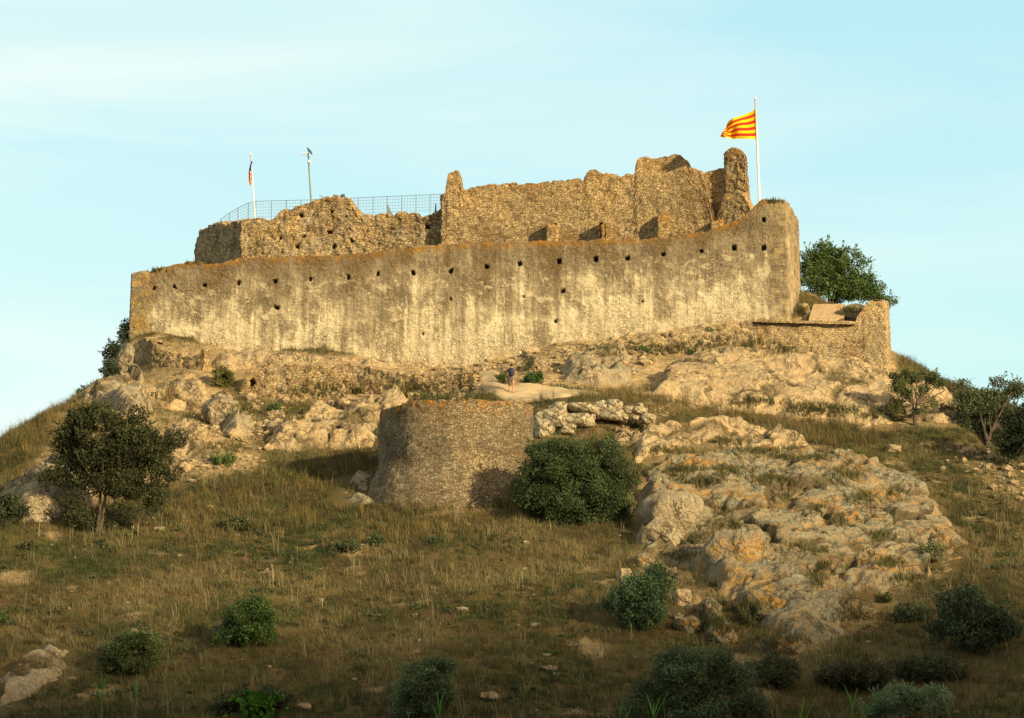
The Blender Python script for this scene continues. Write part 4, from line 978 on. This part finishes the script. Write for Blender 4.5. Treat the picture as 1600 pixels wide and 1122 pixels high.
# shrubs along the left cliff skyline
for i, (u, v, ru, rv, Y, lab) in enumerate([(196,520,11,26,168.6,'wispy shrub clinging to the castle corner, topmost on the left skyline'),
        (182,552,22,18,165.5,'dark shrub on the left cliff skyline below the wispy one'),
        (172,575,16,16,161,'dark hanging shrub on the upper face of the left cliff'),(124,610,10,8,154,'small dark shrub where the left cliff meets the grassy slope')]):
    b = W(u, v + rv, Y); tree('cliff_shrub', lab, 'shrub', tuple(b), Y, [(u, v, ru, rv), (u + 4, v + rv * .6, ru * .8, rv * .6)], (.035,.042,.028), .11, .9, .3, .03, .8, 'shrubs on the left cliff', nlimb=5, seed=40 + i, twigs=1)
p = gp(352, 606)
tree('broom_shrub', 'upright olive-green shrub on the pale ledge at the left end of the retaining wall', 'shrub', p, p[1], [(350,590,20,16),(345,602,16,8)], (.085,.080,.030), .10, .8, .28, .02, .8, nlimb=8, seed=45, twigs=2)
TUFTS = [(1113,523,8,9,'round green tuft, largest on the ochre terrace wall'),(1165,527,6,5,'small green tuft just below the left end of the coping'),(1147,548,8,4,'flat green tuft below the middle of the ochre terrace'),
 (1190,549,7,6,'green tuft on top of the golden slab below the coping'),(1083,550,8,3,'low green tuft above the left of the golden rock slab'),(1132,531,4,3,'tiny green tuft right of the largest round one'),
 (1210,533,3,3,'tiny green dot of a plant on the bastion face, left one'),(1226,537,3,3,'tiny green dot of a plant on the bastion face, right one'),(1183,514,5,8,'dark green sprig hanging at the left end of the coping'),
 (1002,544,4,4,'small green tuft above the rounded grey rock dome, left one'),(1012,548,4,4,'small green tuft above the rounded grey rock dome, right one')]
for i, (u, v, ru, rv, lab) in enumerate(TUFTS):
    q = cast(u, v + rv); Y = min(q.y if q else 157, 157.0 if u > 1170 else 158.6) - .3; b = W(u, v + rv * .8, Y)
    tree('green_tuft', lab, 'plant', tuple(b), Y, [(u, v, ru, rv)], (.035,.075,.018), .09, 1.1, .16, .012, .8, 'green tufts on the terrace below the castle', nlimb=3, seed=60 + i)
MORE = [(785,592,13,9,(.04,.065,.02),'dark green shrub beside the path, touching the left of the walking person'),(825,568,10,12,(.075,.075,.045),'brownish upright shrub against the footing wall behind the walking person'),
 (832,592,22,8,(.035,.065,.02),'low green shrub along the far edge of the path, right of the walking person'),(733,600,9,12,(.10,.08,.045),'dry brown shrub at the right end of the retaining wall'),
 (660,632,10,12,(.085,.06,.035),'dry brown shrub above the round tower, left of centre'),(590,600,9,7,(.08,.065,.04),'dull shrub growing on the retaining wall face, above the pale rock hump'),
 (455,600,12,6,(.075,.075,.035),'scrubby plant on the retaining wall right of the dark hole'),(912,655,12,9,(.05,.085,.022),'bright green shrub growing between the boulders of the dry wall'),
 (1380,505,6,4,(.07,.06,.03),'dry plant on the bastion top corner'),(1255,560,6,4,(.08,.075,.03),'small dry plant on the rock just below the bastion'),
 (1085,845,16,13,(.085,.075,.045),'dry grey-brown shrub wedged between the two grey boulders'),(1455,865,30,16,(.105,.105,.06),'pale wiry shrub on the lower right of the lichen outcrop'),
 (1175,965,26,14,(.05,.055,.03),'dark scrub in the gap left of the reddish lower rocks'),(1245,955,16,10,(.05,.062,.03),'dark green shrub right of the lozenge-shaped boulder'),
 (1380,935,14,7,(.05,.06,.03),'small dark shrub right of the lower lichen outcrop'),(1425,960,34,13,(.045,.055,.03),'low dark shrub left of the dark glossy bush'),
 (1330,1055,64,24,(.055,.052,.028),'brownish heath shrub below the lichen outcrop, in the lower right'),(1450,1045,66,22,(.05,.052,.028),'brownish heath shrub below the dark glossy bush'),
 (1210,1050,44,26,(.055,.06,.032),'greyish brown scrub right of the broad bottom bush'),(540,855,26,10,(.050,.060,.030),'low dark weedy patch in the grass below the round tower, left one'),
 (585,845,12,9,(.045,.065,.035),'small blue-green plant in the grass below the round tower'),(680,845,14,5,(.05,.07,.04),'flat blue-green plant right of the small one below the round tower'),
 (370,820,34,10,(.055,.06,.028),'dark low scrub in the grass right of the large tree'),(345,990,20,14,(.075,.075,.06),'grey twiggy shrub at the left of the bright green bush'),
 (45,853,16,7,(.06,.06,.03),'small dark weed clump in the grass at the left edge'),(15,795,30,26,(.04,.045,.028),'dark shrub at the far left edge beside the grey rock face'),
 (70,750,14,10,(.055,.04,.03),'dark reddish brown shrub above the grey rock face'),(0,968,18,10,(.04,.075,.02),'green shrub cut off by the left edge'),
 (1480,640,14,8,(.09,.085,.045),'dry scrub between the small forked tree and the right trees'),(1400,640,18,20,(.085,.085,.04),'olive scrub at the foot of the small forked tree'),
 (560,610,10,6,(.07,.07,.03),'small olive plant on the retaining wall, above the pale rock hump'),(430,640,14,8,(.06,.08,.03),'green weed clump on the slope left of the pale rock hump'),
 (350,720,24,10,(.07,.10,.035),'bright weed clump between the crag and the pale rock hump'),(1245,400,0,0,None,None)]
for i, (u, v, ru, rv, c_, lab) in enumerate(MORE):
    if lab is None: continue
    q = cast(u, v + rv)
    if q is None: q = W(u, v + rv, 150)
    q = Vector(q)
    if lab.startswith('dry plant on the bastion'): q = W(u, 470, 158)
    Y = q.y
    tree('shrub', lab, 'shrub', tuple(q), Y, [(u, v, ru, rv)], c_, .085, .85, min(.3, rv * Y / F * .8), .018, .9, None, nlimb=6, seed=90 + i, twigs=2)
p = gp(400, 1118)
t_ = tree('dark_bush', 'dark low bush at the bottom edge with bright young leaves, left of centre', 'bush', p, p[1], [(400,1098,50,20),(360,1108,34,14),(430,1090,28,16)], (.028,.030,.018), .10, 1.0, .35, .04, .8, nlimb=8, seed=130)
rg = np.random.default_rng(5); k = 160; C = []
for _ in range(k):
    q = W(rg.normal(400, 20), rg.uniform(1080, 1120), p[1] - .75); C.append(tuple(q))
leaf_mesh('bright_leaves', np.array(C), .17, (.085,.21,.022), .25, t_, origin=p, rg=rg)

# reeds near the camera at the bottom edge
def reed(label, u, v, Y, spreads, col=(.09,.22,.05), seed=0):
    rg = random.Random(seed); tip = W(u, v, Y); z0 = h1(tip.x, Y); base = Vector((tip.x, Y, z0)); root = empty('reed', tuple(base), label, 'reed', 'green reeds in front')
    H_ = tip.z - z0; mb = MB(); mb.tube([(0, 0, -.1), (0, 0, H_ * .5), (0, 0, H_ * .82)], [.022, .018, .010], 6); mb.build('stem', M_reedst, root, True)
    for (du, dv) in spreads:
        e = W(u + du, v + dv, Y + rg.uniform(-.2, .2)) - base; st_ = Vector((0, 0, e.z - math.hypot(e.x, .2) * 1.4 - .25)); side = Vector((.7, .7, 0)); n_ = 12; V = []
        for i in range(n_ + 1):
            t = i / n_; c_ = st_.lerp(e, t); c_.x = e.x * t ** 1.4; wd = .032 * math.sin(math.pi * (.12 + .88 * (1 - t))) ** .8 * (1 - t) ** .35 + .001
            V += [tuple(c_ - side * wd), tuple(c_ + Vector((.01, -.012, 0))), tuple(c_ + side * wd)]
        mesh_np('leaf', np.array(V), grid_faces(n_ + 1, 3), M_reed, root, colors=np.tile(np.array(col) * rg.uniform(.8, 1.25), (len(V), 1)))
M_reed = tint_mat('reed_leaf', (1,1,1), .5, .3); M_reedst = plain('reed_stem', (.16,.22,.06), .6)
S5 = lambda a: a
reed('green reed with three pointed blades at bottom left, under the dark round bush', 160, 1050, 72, [(-16,8),(8,4),(-2,-2),(14,16)], seed=1)
reed('slim upright green reed right of the bottom left one', 213, 1056, 72, [(0,0),(-5,10),(7,4)], (.08,.19,.05), seed=2)
reed('green reed overlapping the grey-green rounded bush', 686, 1078, 70, [(-4,0),(10,-2),(-12,20),(5,14)], seed=3)
reed('bright green reed left of the broad bottom bush', 968, 1088, 68, [(12,-4),(-30,12),(4,4),(20,14)], seed=4)
reed('bright green reed in front of the broad bottom bush', 1020, 1086, 68, [(-10,-2),(12,2),(2,10),(26,-6)], seed=5)
reed('short green reed at the bottom right, left of the tall spiky one', 1252, 1094, 68, [(4,-6),(24,-4),(-4,12)], seed=6)
reed('tall spiky green reed with long slanting leaf at the bottom right', 1332, 1076, 66, [(-14,-8),(50,0),(8,-2),(-4,8),(30,18)], (.10,.26,.05), seed=7)

# ================================================================== GRASS
TRX = [(np.array([tc.x, tc.y]), 4.4)]
def grass(name, n, hts, wid, palette, region, blades, label, cat, seed, clumpn=.5, lean=.25, thresh=None):
    rg = np.random.default_rng(seed)
    x = rg.uniform(-36, 36, n); y = rg.uniform(88, 172, n)
    P = np.stack([x, y, np.zeros(n)], 1); z = H(x, y); u, v = proj(x, y, z)
    keep = (u > -170) & (u < 1770) & (v < 1200) & region(u, v, x, y, P)
    for Pl, m in ROCKPOLY:
        sd = inpoly_sd(Pl, x, y) + .6 * fbm(P, .5, 3, 77); keep &= (sd < m)
    for c, r_ in TRX: keep &= np.hypot(x - c[0], y - c[1]) > r_
    x, y, z, P, u, v = x[keep], y[keep], z[keep], P[keep], u[keep], v[keep]; n = len(x)
    pn = fbm(P, .18, 4, seed + 3); pn2 = fbm(P, .9, 3, seed + 9)
    pal = np.array(palette); t = np.clip(.45 + 1.2 * pn + .55 * pn2 + rg.normal(size=n) * .2, 0, .999) * (len(pal) - 1)
    i = t.astype(int); f = (t - i)[:, None]; col = pal[i] * (1 - f) + pal[i + 1] * f
    hs = rg.uniform(hts[0], hts[1], n) * (1 + .8 * pn2).clip(.4, 2)
    m = n * blades; idx = np.repeat(np.arange(n), blades)
    ang = rg.uniform(0, 2 * np.pi, m); ln = rg.uniform(.1, 1, m) * hs[idx] * lean * 2; hh = hs[idx] * rg.uniform(.5, 1.1, m)
    bx = x[idx] + rg.normal(size=m) * .09; by = y[idx] + rg.normal(size=m) * .09; bz = z[idx] - .05
    dx, dy = np.cos(ang), np.sin(ang); windx = -.12 * hh
    sa = rg.uniform(0, 2 * np.pi, m); wx, wy = np.cos(sa) * wid * .5, np.sin(sa) * wid * .5
    p0 = np.stack([bx, by, bz], 1); p1 = np.stack([bx + dx * ln * .35 + windx * .3, by + dy * ln * .35, bz + hh * .62], 1); p2 = np.stack([bx + dx * ln + windx, by + dy * ln, bz + hh], 1)
    wv = np.stack([wx, wy, wx * 0], 1)
    V = np.stack([p0 - wv, p0 + wv, p1 + wv * .75, p1 - wv * .75, p2], 1).reshape(-1, 3)
    o = np.arange(m)[:, None] * 5; F4 = o + np.array([[0, 1, 2, 3]]); F3 = o + np.array([[3, 2, 4]])
    c = (col[idx] * rg.uniform(.7, 1.3, (m, 1))); cc = np.repeat(c, 5, 0)
    ob = mesh_np(name, V, [F4, F3], M_grass, smooth=False, colors=np.clip(cc, 0, 1)); tag(ob, label, cat, None, 'stuff'); return ob
def notbare(u, v):
    b = np.zeros(len(u))
    for px, k, so in BARE_PX: b = np.maximum(b, k * sstep(-so, so, inpoly_sd(px, u, v)))
    return b
def reg_dry(u, v, x, y, P):
    b = notbare(u, v); return (RNG.uniform(size=len(u)) > b * 1.05) & (fbm(P, .35, 4, 33) < .62 + .3 * RNG.uniform(size=len(u)))
def reg_green(u, v, x, y, P):
    b = notbare(u, v); return (RNG.uniform(size=len(u)) > b) & (fbm(P, .30, 5, 52) + .25 * fbm(P, 1.6, 2, 53) > .04)
DRY = [(.043,.057,.022),(.068,.078,.029),(.11,.102,.04),(.092,.075,.034),(.068,.052,.028),(.11,.098,.042),(.20,.17,.08)]
GRN = [(.038,.052,.018),(.055,.078,.022),(.08,.105,.03),(.12,.13,.04)]
grass('dry_grass', 150000, (.16,.46), .019, DRY, reg_dry, 6, 'dry brown and straw grass covering the hillside', 'grass', 201)
grass('green_weeds', 110000, (.08,.26), .03, GRN, reg_green, 5, 'low dull green weeds mixed into the dry grass', 'weeds', 202)
# patches of low dark scrub
rgs = np.random.default_rng(501); xs_ = rgs.uniform(-34, 34, 5200); ys_ = rgs.uniform(96, 150, 5200); Ps = np.stack([xs_, ys_, xs_ * 0], 1); zs_ = H(xs_, ys_); us_, vs_ = proj(xs_, ys_, zs_)
kp = (fbm(Ps, .16, 4, 91) + .2 * fbm(Ps, .9, 3, 92) > -.02 + .3 * rgs.uniform(size=len(xs_))) & (notbare(us_, vs_) < .25) & (vs_ > 690)
for Pl, m_ in ROCKPOLY: kp &= inpoly_sd(Pl, xs_, ys_) < -.3
kp &= np.hypot(xs_ - tc.x, ys_ - tc.y) > 5.2
Cc = np.stack([xs_, ys_, zs_], 1)[kp]; rr_ = rgs.uniform(.12, .46, len(Cc)); nl = 46; ii = np.repeat(np.arange(len(Cc)), nl); q = rgs.normal(size=(len(ii), 3)); q /= np.linalg.norm(q, axis=1)[:, None]; q[:, 2] = np.abs(q[:, 2]) * .75
pc = np.array([(.05,.07,.025),(.075,.095,.035),(.085,.075,.04),(.06,.085,.045)])[rgs.integers(0, 4, len(Cc))]
tag(leaf_mesh('low_scrub', Cc[ii] + q * (rr_[ii] * rgs.uniform(.3, 1.15, len(ii)))[:, None], .07, pc[ii], .35, None, rg=rgs), 'low dark green and greyish scrub in patches over the lower hillside', 'scrub', None, 'stuff')
def reg_tall(u, v, x, y, P):
    a = (inpoly_sd([(250,800),(400,730),(560,690),(590,740),(480,830),(300,840)], u, v) > 0) | (inpoly_sd([(860,622),(1060,606),(1060,628),(900,634),(830,636)], u, v) > -3) | (inpoly_sd([(0,690),(120,625),(210,660),(60,740),(0,790)], u, v) > 0) \
        | (inpoly_sd([(1050,620),(1180,650),(1400,665),(1460,690),(1300,700),(1100,655)], u, v) > 0) | (inpoly_sd([(560,795),(800,785),(760,850),(560,850)], u, v) > 0)
    return a
grass('tall_grass', 60000, (.35,.75), .02, [(.10,.085,.032),(.16,.11,.04),(.22,.16,.06),(.12,.11,.04)], reg_tall, 7, 'taller golden grass in drifts on the upper slope and along the path', 'grass', 203, lean=.3)
def reg_stalk(u, v, x, y, P): return (RNG.uniform(size=len(u)) > .4) & (v > 760) & (notbare(u, v) < .3)
grass('grass_stalks', 2600, (.7,1.25), .022, [(.22,.18,.09),(.30,.25,.13)], reg_stalk, 4, 'sparse tall pale grass stalks rising above the turf', 'grass', 204, lean=.18)

def stones(name, label, n, size, polys, seed, mat):
    rg = np.random.default_rng(seed); x = rg.uniform(-34, 34, n); y = rg.uniform(96, 166, n); z = H(x, y); u, v = proj(x, y, z); keep = np.zeros(n, bool)
    for px in polys: keep |= (inpoly_sd(px, u, v) + rg.normal(size=n) * 6 > 0)
    x, y, z = x[keep], y[keep], z[keep]; n = len(x); phi = (1 + 5 ** .5) / 2
    ic = np.array([(-1,phi,0),(1,phi,0),(-1,-phi,0),(1,-phi,0),(0,-1,phi),(0,1,phi),(0,-1,-phi),(0,1,-phi),(phi,0,-1),(phi,0,1),(-phi,0,-1),(-phi,0,1)]) / 1.9
    ff = np.array([(0,11,5),(0,5,1),(0,1,7),(0,7,10),(0,10,11),(1,5,9),(5,11,4),(11,10,2),(10,7,6),(7,1,8),(3,9,4),(3,4,2),(3,2,6),(3,6,8),(3,8,9),(4,9,5),(2,4,11),(6,2,10),(8,6,7),(9,8,1)])
    s_ = size * np.exp(rg.normal(size=(n, 1, 1)) * .55); V = ic[None] * s_ * rg.uniform(.6, 1.3, (n, 1, 3)) * (1, 1, .7) * rg.uniform(.75, 1.2, (n, 12, 1))
    V = V + np.stack([x, y, z + s_[:, 0, 0] * .2], 1)[:, None]; Fc = (ff[None] + np.arange(n)[:, None, None] * 12).reshape(-1, 3)
    tag(mesh_np(name, V.reshape(-1, 3), Fc, mat, smooth=False), label, 'stones', None, 'stuff')
stones('loose_stones', 'loose broken stones and rubble strewn over the bare ground below the castle walls', 26000, .13, [[(380,600),(740,590),(745,625),(500,650),(400,720),(300,750),(250,740),(300,650)], [(640,585),(850,550),(1180,505),(1180,560),(1010,575),(870,600),(760,580)], [(1060,640),(960,660),(960,700),(1040,690)], [(1480,690),(1600,730),(1600,780),(1500,730)], [(1180,510),(1380,560),(1390,590),(1200,575)]], 401, M_pale)
stones('scattered_stones', 'small half-buried stones scattered through the hillside grass', 1100, .07, [[(0,800),(1600,700),(1600,1122),(0,1122)]], 402, M_grey)

# grass in the seams of the outcrop, tufts sitting on the rock
def seam(name, label, spots, seed, pal, ht=(.12,.36), extra=True):
    rg = np.random.default_rng(seed); X = []
    dg = bpy.context.evaluated_depsgraph_get()
    for (u, v, ru, rv, n_) in spots:
        for _ in range(n_):
            uu, vv = rg.normal(u, ru * .6), rg.normal(v, rv * .6)
            d = (W(uu, vv, 100)).normalized(); hit, loc, *_ = scene.ray_cast(dg, Vector((0, 0, 0)), d)
            if hit: X.append((loc.x, loc.y, loc.z))
    X = np.concatenate([np.array(X)] + (CREV if extra else [])); n = len(X); b = 6; idx = np.repeat(np.arange(n), b); m = n * b
    hs = rg.uniform(ht[0], ht[1], m); ang = rg.uniform(0, 6.283, m); ln = hs * rg.uniform(.1, .5, m)
    p0 = X[idx] + np.concatenate([rg.normal(size=(m, 2)) * .06, np.full((m, 1), -.06)], 1)
    p2 = p0 + np.stack([np.cos(ang) * ln, np.sin(ang) * ln, hs], 1); p1 = p0 * .45 + p2 * .55; p1[:, 2] += hs * .1
    wv = np.stack([np.cos(ang + 1.5), np.sin(ang + 1.5), ang * 0], 1) * .013
    V = np.stack([p0 - wv, p0 + wv, p1 + wv * .8, p1 - wv * .8, p2], 1).reshape(-1, 3); o = np.arange(m)[:, None] * 5
    pal = np.array(pal); c = pal[rg.integers(0, len(pal), n)][idx] * rg.uniform(.7, 1.3, (m, 1))
    ob = mesh_np(name, V, [o + np.array([[0, 1, 2, 3]]), o + np.array([[3, 2, 4]])], M_grass, smooth=False, colors=np.repeat(np.clip(c, 0, 1), 5, 0)); tag(ob, label, 'grass', None, 'stuff')
bpy.context.view_layer.update()
SEAMS = [(1205,750,26,7,110),(1140,735,40,6,130),(1060,735,28,8,110),(1250,715,60,5,160),(1325,742,24,7,90),(1345,778,22,7,90),(1230,778,9,6,40),(1275,795,10,8,45),(1310,815,10,9,45),(1135,820,34,7,110),(1095,752,34,6,110),(1375,838,18,6,60),(1390,880,24,6,80),
      (1420,905,34,8,110),(1280,860,16,5,55),(1250,855,14,7,50),(1275,905,12,12,70),(1290,885,8,6,40),(1130,975,40,14,190),(1200,1000,26,14,140),(1160,950,30,10,120),(1040,705,50,6,120),(1130,690,34,5,90),(1180,705,40,5,110),(1000,735,20,8,70),(1400,770,14,8,50),
      (1070,870,20,8,60),(1330,960,30,8,70),(1245,1000,14,8,30),(420,745,40,10,140),(350,700,24,8,80),(310,650,30,6,70),(460,650,20,8,50),(1290,640,60,8,260),(1180,628,40,5,90),(1370,648,30,8,100),(1340,600,20,5,30),(1330,485,14,5,60),(1256,485,5,6,25),(1220,548,40,5,50),(1060,545,60,8,160),(960,545,50,6,90),(1150,535,60,10,120),
      (1210,314,12,2,20),(240,422,20,2,40),(300,410,20,2,30),(380,640,16,8,60),(500,610,60,10,160),(640,605,40,8,110),(700,620,40,6,90)]
seam('seam_grass', 'olive grass tufts filling seams of the rock outcrops and terraces', SEAMS, 301, [(.10,.10,.035),(.14,.12,.045),(.07,.085,.028),(.17,.14,.06)])

# ================================================================== LIGHT, SKY
SUN_EL, SUN_AZ = R(17), R(46)       # azimuth from the -Y axis towards +X
sd_ = Vector((math.sin(SUN_AZ) * math.cos(SUN_EL), -math.cos(SUN_AZ) * math.cos(SUN_EL), math.sin(SUN_EL)))
sun_d = bpy.data.lights.new('sun', 'SUN'); sun = bpy.data.objects.new('sun', sun_d); COL.objects.link(sun)
sun_d.energy = 5.0; sun_d.angle = R(1.0); sun_d.color = (1, .80, .46)
sun.rotation_euler = sd_.to_track_quat('Z', 'Y').to_euler()
# unseen high ground added behind the camera to shade the foot of the slope
def shade_ridge():
    D = 430.0; hx, hy = math.sin(SUN_AZ), -math.cos(SUN_AZ); n_, m_ = 260, 40; V = []
    t = np.linspace(-700, 700, n_); lat = np.stack([t, t * 0, t * 0], 1)
    # crest height chosen from where the shade falls on the hillside
    crest = 161.6 + 2.2 * fbm(lat, .03, 4, 5) + 1.6 * fbm(lat, .15, 3, 6) - .09 * np.clip(t - 86, -60, 60)
    cx, cy = hx * D, hy * D; px, py = -hy, hx
    for k in range(m_):
        q = k / (m_ - 1) * 2 - 1; prof = (1 - abs(q)) ** 1.0
        xx = cx + px * t + hx * q * 260; yy = cy + py * t + hy * q * 260
        zz = -4 + (crest + 4) * prof * np.clip(1.6 - np.abs(t) / 500, 0, 1) ** .5 * (1 + .04 * noise(np.stack([xx, yy, xx * 0], 1), .02, 3) * (1 - prof))
        V.append(np.stack([xx, yy, zz], 1))
    return tag(mesh_np('shade_hill', np.concatenate(V), grid_faces(m_, n_), M_ground, attrs={'bare': np.zeros(n_ * m_)}), kind='structure')
shade_ridge()

world = bpy.data.worlds.new('World'); scene.world = world; world.use_nodes = True
nt = world.node_tree; nd = nt.nodes; bg = nd['Background']
sky = nd.new('ShaderNodeTexSky'); sky.sky_type = 'NISHITA'; sky.sun_disc = False; sky.sun_elevation = SUN_EL; sky.sun_rotation = math.pi - SUN_AZ
sky.dust_density = .6; sky.ozone_density = 1.5
tcn = nd.new('ShaderNodeTexCoord'); sp = nd.new('ShaderNodeSeparateXYZ'); nt.links.new(tcn.outputs['Generated'], sp.inputs[0])
rp_ = nd.new('ShaderNodeValToRGB'); cr = rp_.color_ramp
ST = [(0, (.80,1.10,1.0)), (.10, (.74,1.07,1.0)), (.20, (.64,1.0,1.03)), (.30, (.53,.92,1.02)), (.44, (.58,.66,.62)), (1, (.42,.44,.42))]
while len(cr.elements) < len(ST): cr.elements.new(.5)
for e, (q, c_) in zip(cr.elements, ST): e.position = q; e.color = (*c_, 1)
nt.links.new(sp.outputs[2], rp_.inputs[0])
mpn = nd.new('ShaderNodeMapping'); mpn.inputs['Scale'].default_value = (1.2, 1.2, 9); nt.links.new(tcn.outputs['Generated'], mpn.inputs[0])
nz = nd.new('ShaderNodeTexNoise'); nz.inputs['Scale'].default_value = 2.6; nz.inputs['Detail'].default_value = 7; nz.inputs['Roughness'].default_value = .55; nz.inputs['Distortion'].default_value = .4; nt.links.new(mpn.outputs[0], nz.inputs['Vector'])
cr2 = nd.new('ShaderNodeValToRGB'); cr2.color_ramp.elements[0].position = .42; cr2.color_ramp.elements[0].color = (0, 0, 0, 1); cr2.color_ramp.elements[1].position = .75; cr2.color_ramp.elements[1].color = (.6, .6, .6, 1)
nt.links.new(nz.outputs['Fac'], cr2.inputs[0])
mx = nd.new('ShaderNodeMix'); mx.data_type = 'RGBA'; nt.links.new(cr2.outputs[0], mx.inputs[0]); nt.links.new(rp_.outputs[0], mx.inputs[6]); mx.inputs[7].default_value = (.98,1.12,1.04,1)
# clouds only low down: fade them with height
ml = nd.new('ShaderNodeMath'); ml.operation = 'MULTIPLY'; mr = nd.new('ShaderNodeMapRange'); mr.inputs[1].default_value = .32; mr.inputs[2].default_value = .45; mr.inputs[3].default_value = 1; mr.inputs[4].default_value = 0
nt.links.new(sp.outputs[2], mr.inputs[0]); nt.links.new(cr2.outputs[0], ml.inputs[0]); nt.links.new(mr.outputs[0], ml.inputs[1]); mw = nd.new('ShaderNodeMath'); mw.operation = 'MULTIPLY_ADD'; nt.links.new(sp.outputs[0], mw.inputs[0]); mw.inputs[1].default_value = -2.4; mw.inputs[2].default_value = .12; mw.use_clamp = True; mv = nd.new('ShaderNodeMath'); mv.operation = 'ADD'; mv.use_clamp = True; mw2 = nd.new('ShaderNodeMath'); mw2.operation = 'MULTIPLY'; nt.links.new(mw.outputs[0], mw2.inputs[0]); nt.links.new(mr.outputs[0], mw2.inputs[1]); mw3 = nd.new('ShaderNodeMath'); mw3.operation = 'MULTIPLY'; nt.links.new(mw2.outputs[0], mw3.inputs[0]); nt.links.new(nz.outputs['Fac'], mw3.inputs[1]); nt.links.new(mw3.outputs[0], mv.inputs[1]); nt.links.new(ml.outputs[0], mv.inputs[0]); nt.links.new(mv.outputs[0], mx.inputs[0])
# warm glow of the low sun in the western half of the sky, behind the camera
dp = nd.new('ShaderNodeVectorMath'); dp.operation = 'DOT_PRODUCT'; nt.links.new(tcn.outputs['Generated'], dp.inputs[0]); dp.inputs[1].default_value = sd_
gr = nd.new('ShaderNodeMapRange'); gr.interpolation_type = 'SMOOTHSTEP'; gr.inputs[1].default_value = .25; gr.inputs[2].default_value = 1; nt.links.new(dp.outputs['Value'], gr.inputs[0])
gm = nd.new('ShaderNodeMix'); gm.data_type = 'RGBA'; nt.links.new(gr.outputs[0], gm.inputs[0]); nt.links.new(mx.outputs[2], gm.inputs[6]); gm.inputs[7].default_value = (1.5, 1.15, .75, 1)
sc_ = nd.new('ShaderNodeMix'); sc_.data_type = 'RGBA'; sc_.blend_type = 'ADD'; sc_.inputs[0].default_value = 1.0
sm = nd.new('ShaderNodeVectorMath'); sm.operation = 'SCALE'; sm.inputs['Scale'].default_value = .018; nt.links.new(sky.outputs[0], sm.inputs[0])
nt.links.new(gm.outputs[2], sc_.inputs[6]); nt.links.new(sm.outputs[0], sc_.inputs[7])
nt.links.new(sc_.outputs[2], bg.inputs['Color']); bg.inputs['Strength'].default_value = .58

scene.view_settings.view_transform = 'Standard'; scene.view_settings.look = 'None'; scene.view_settings.exposure = .55; scene.view_settings.gamma = 1
scene.render.engine = 'CYCLES'; scene.cycles.max_bounces = 5; scene.cycles.diffuse_bounces = 3
for o in scene.objects:      # free-standing walls are things of their own
    if o.parent is None and o.name.split('.')[0] in ('retaining_wall', 'terrace_wall', 'ruined_wall', 'boulder_wall'): o['kind'] = 'thing'
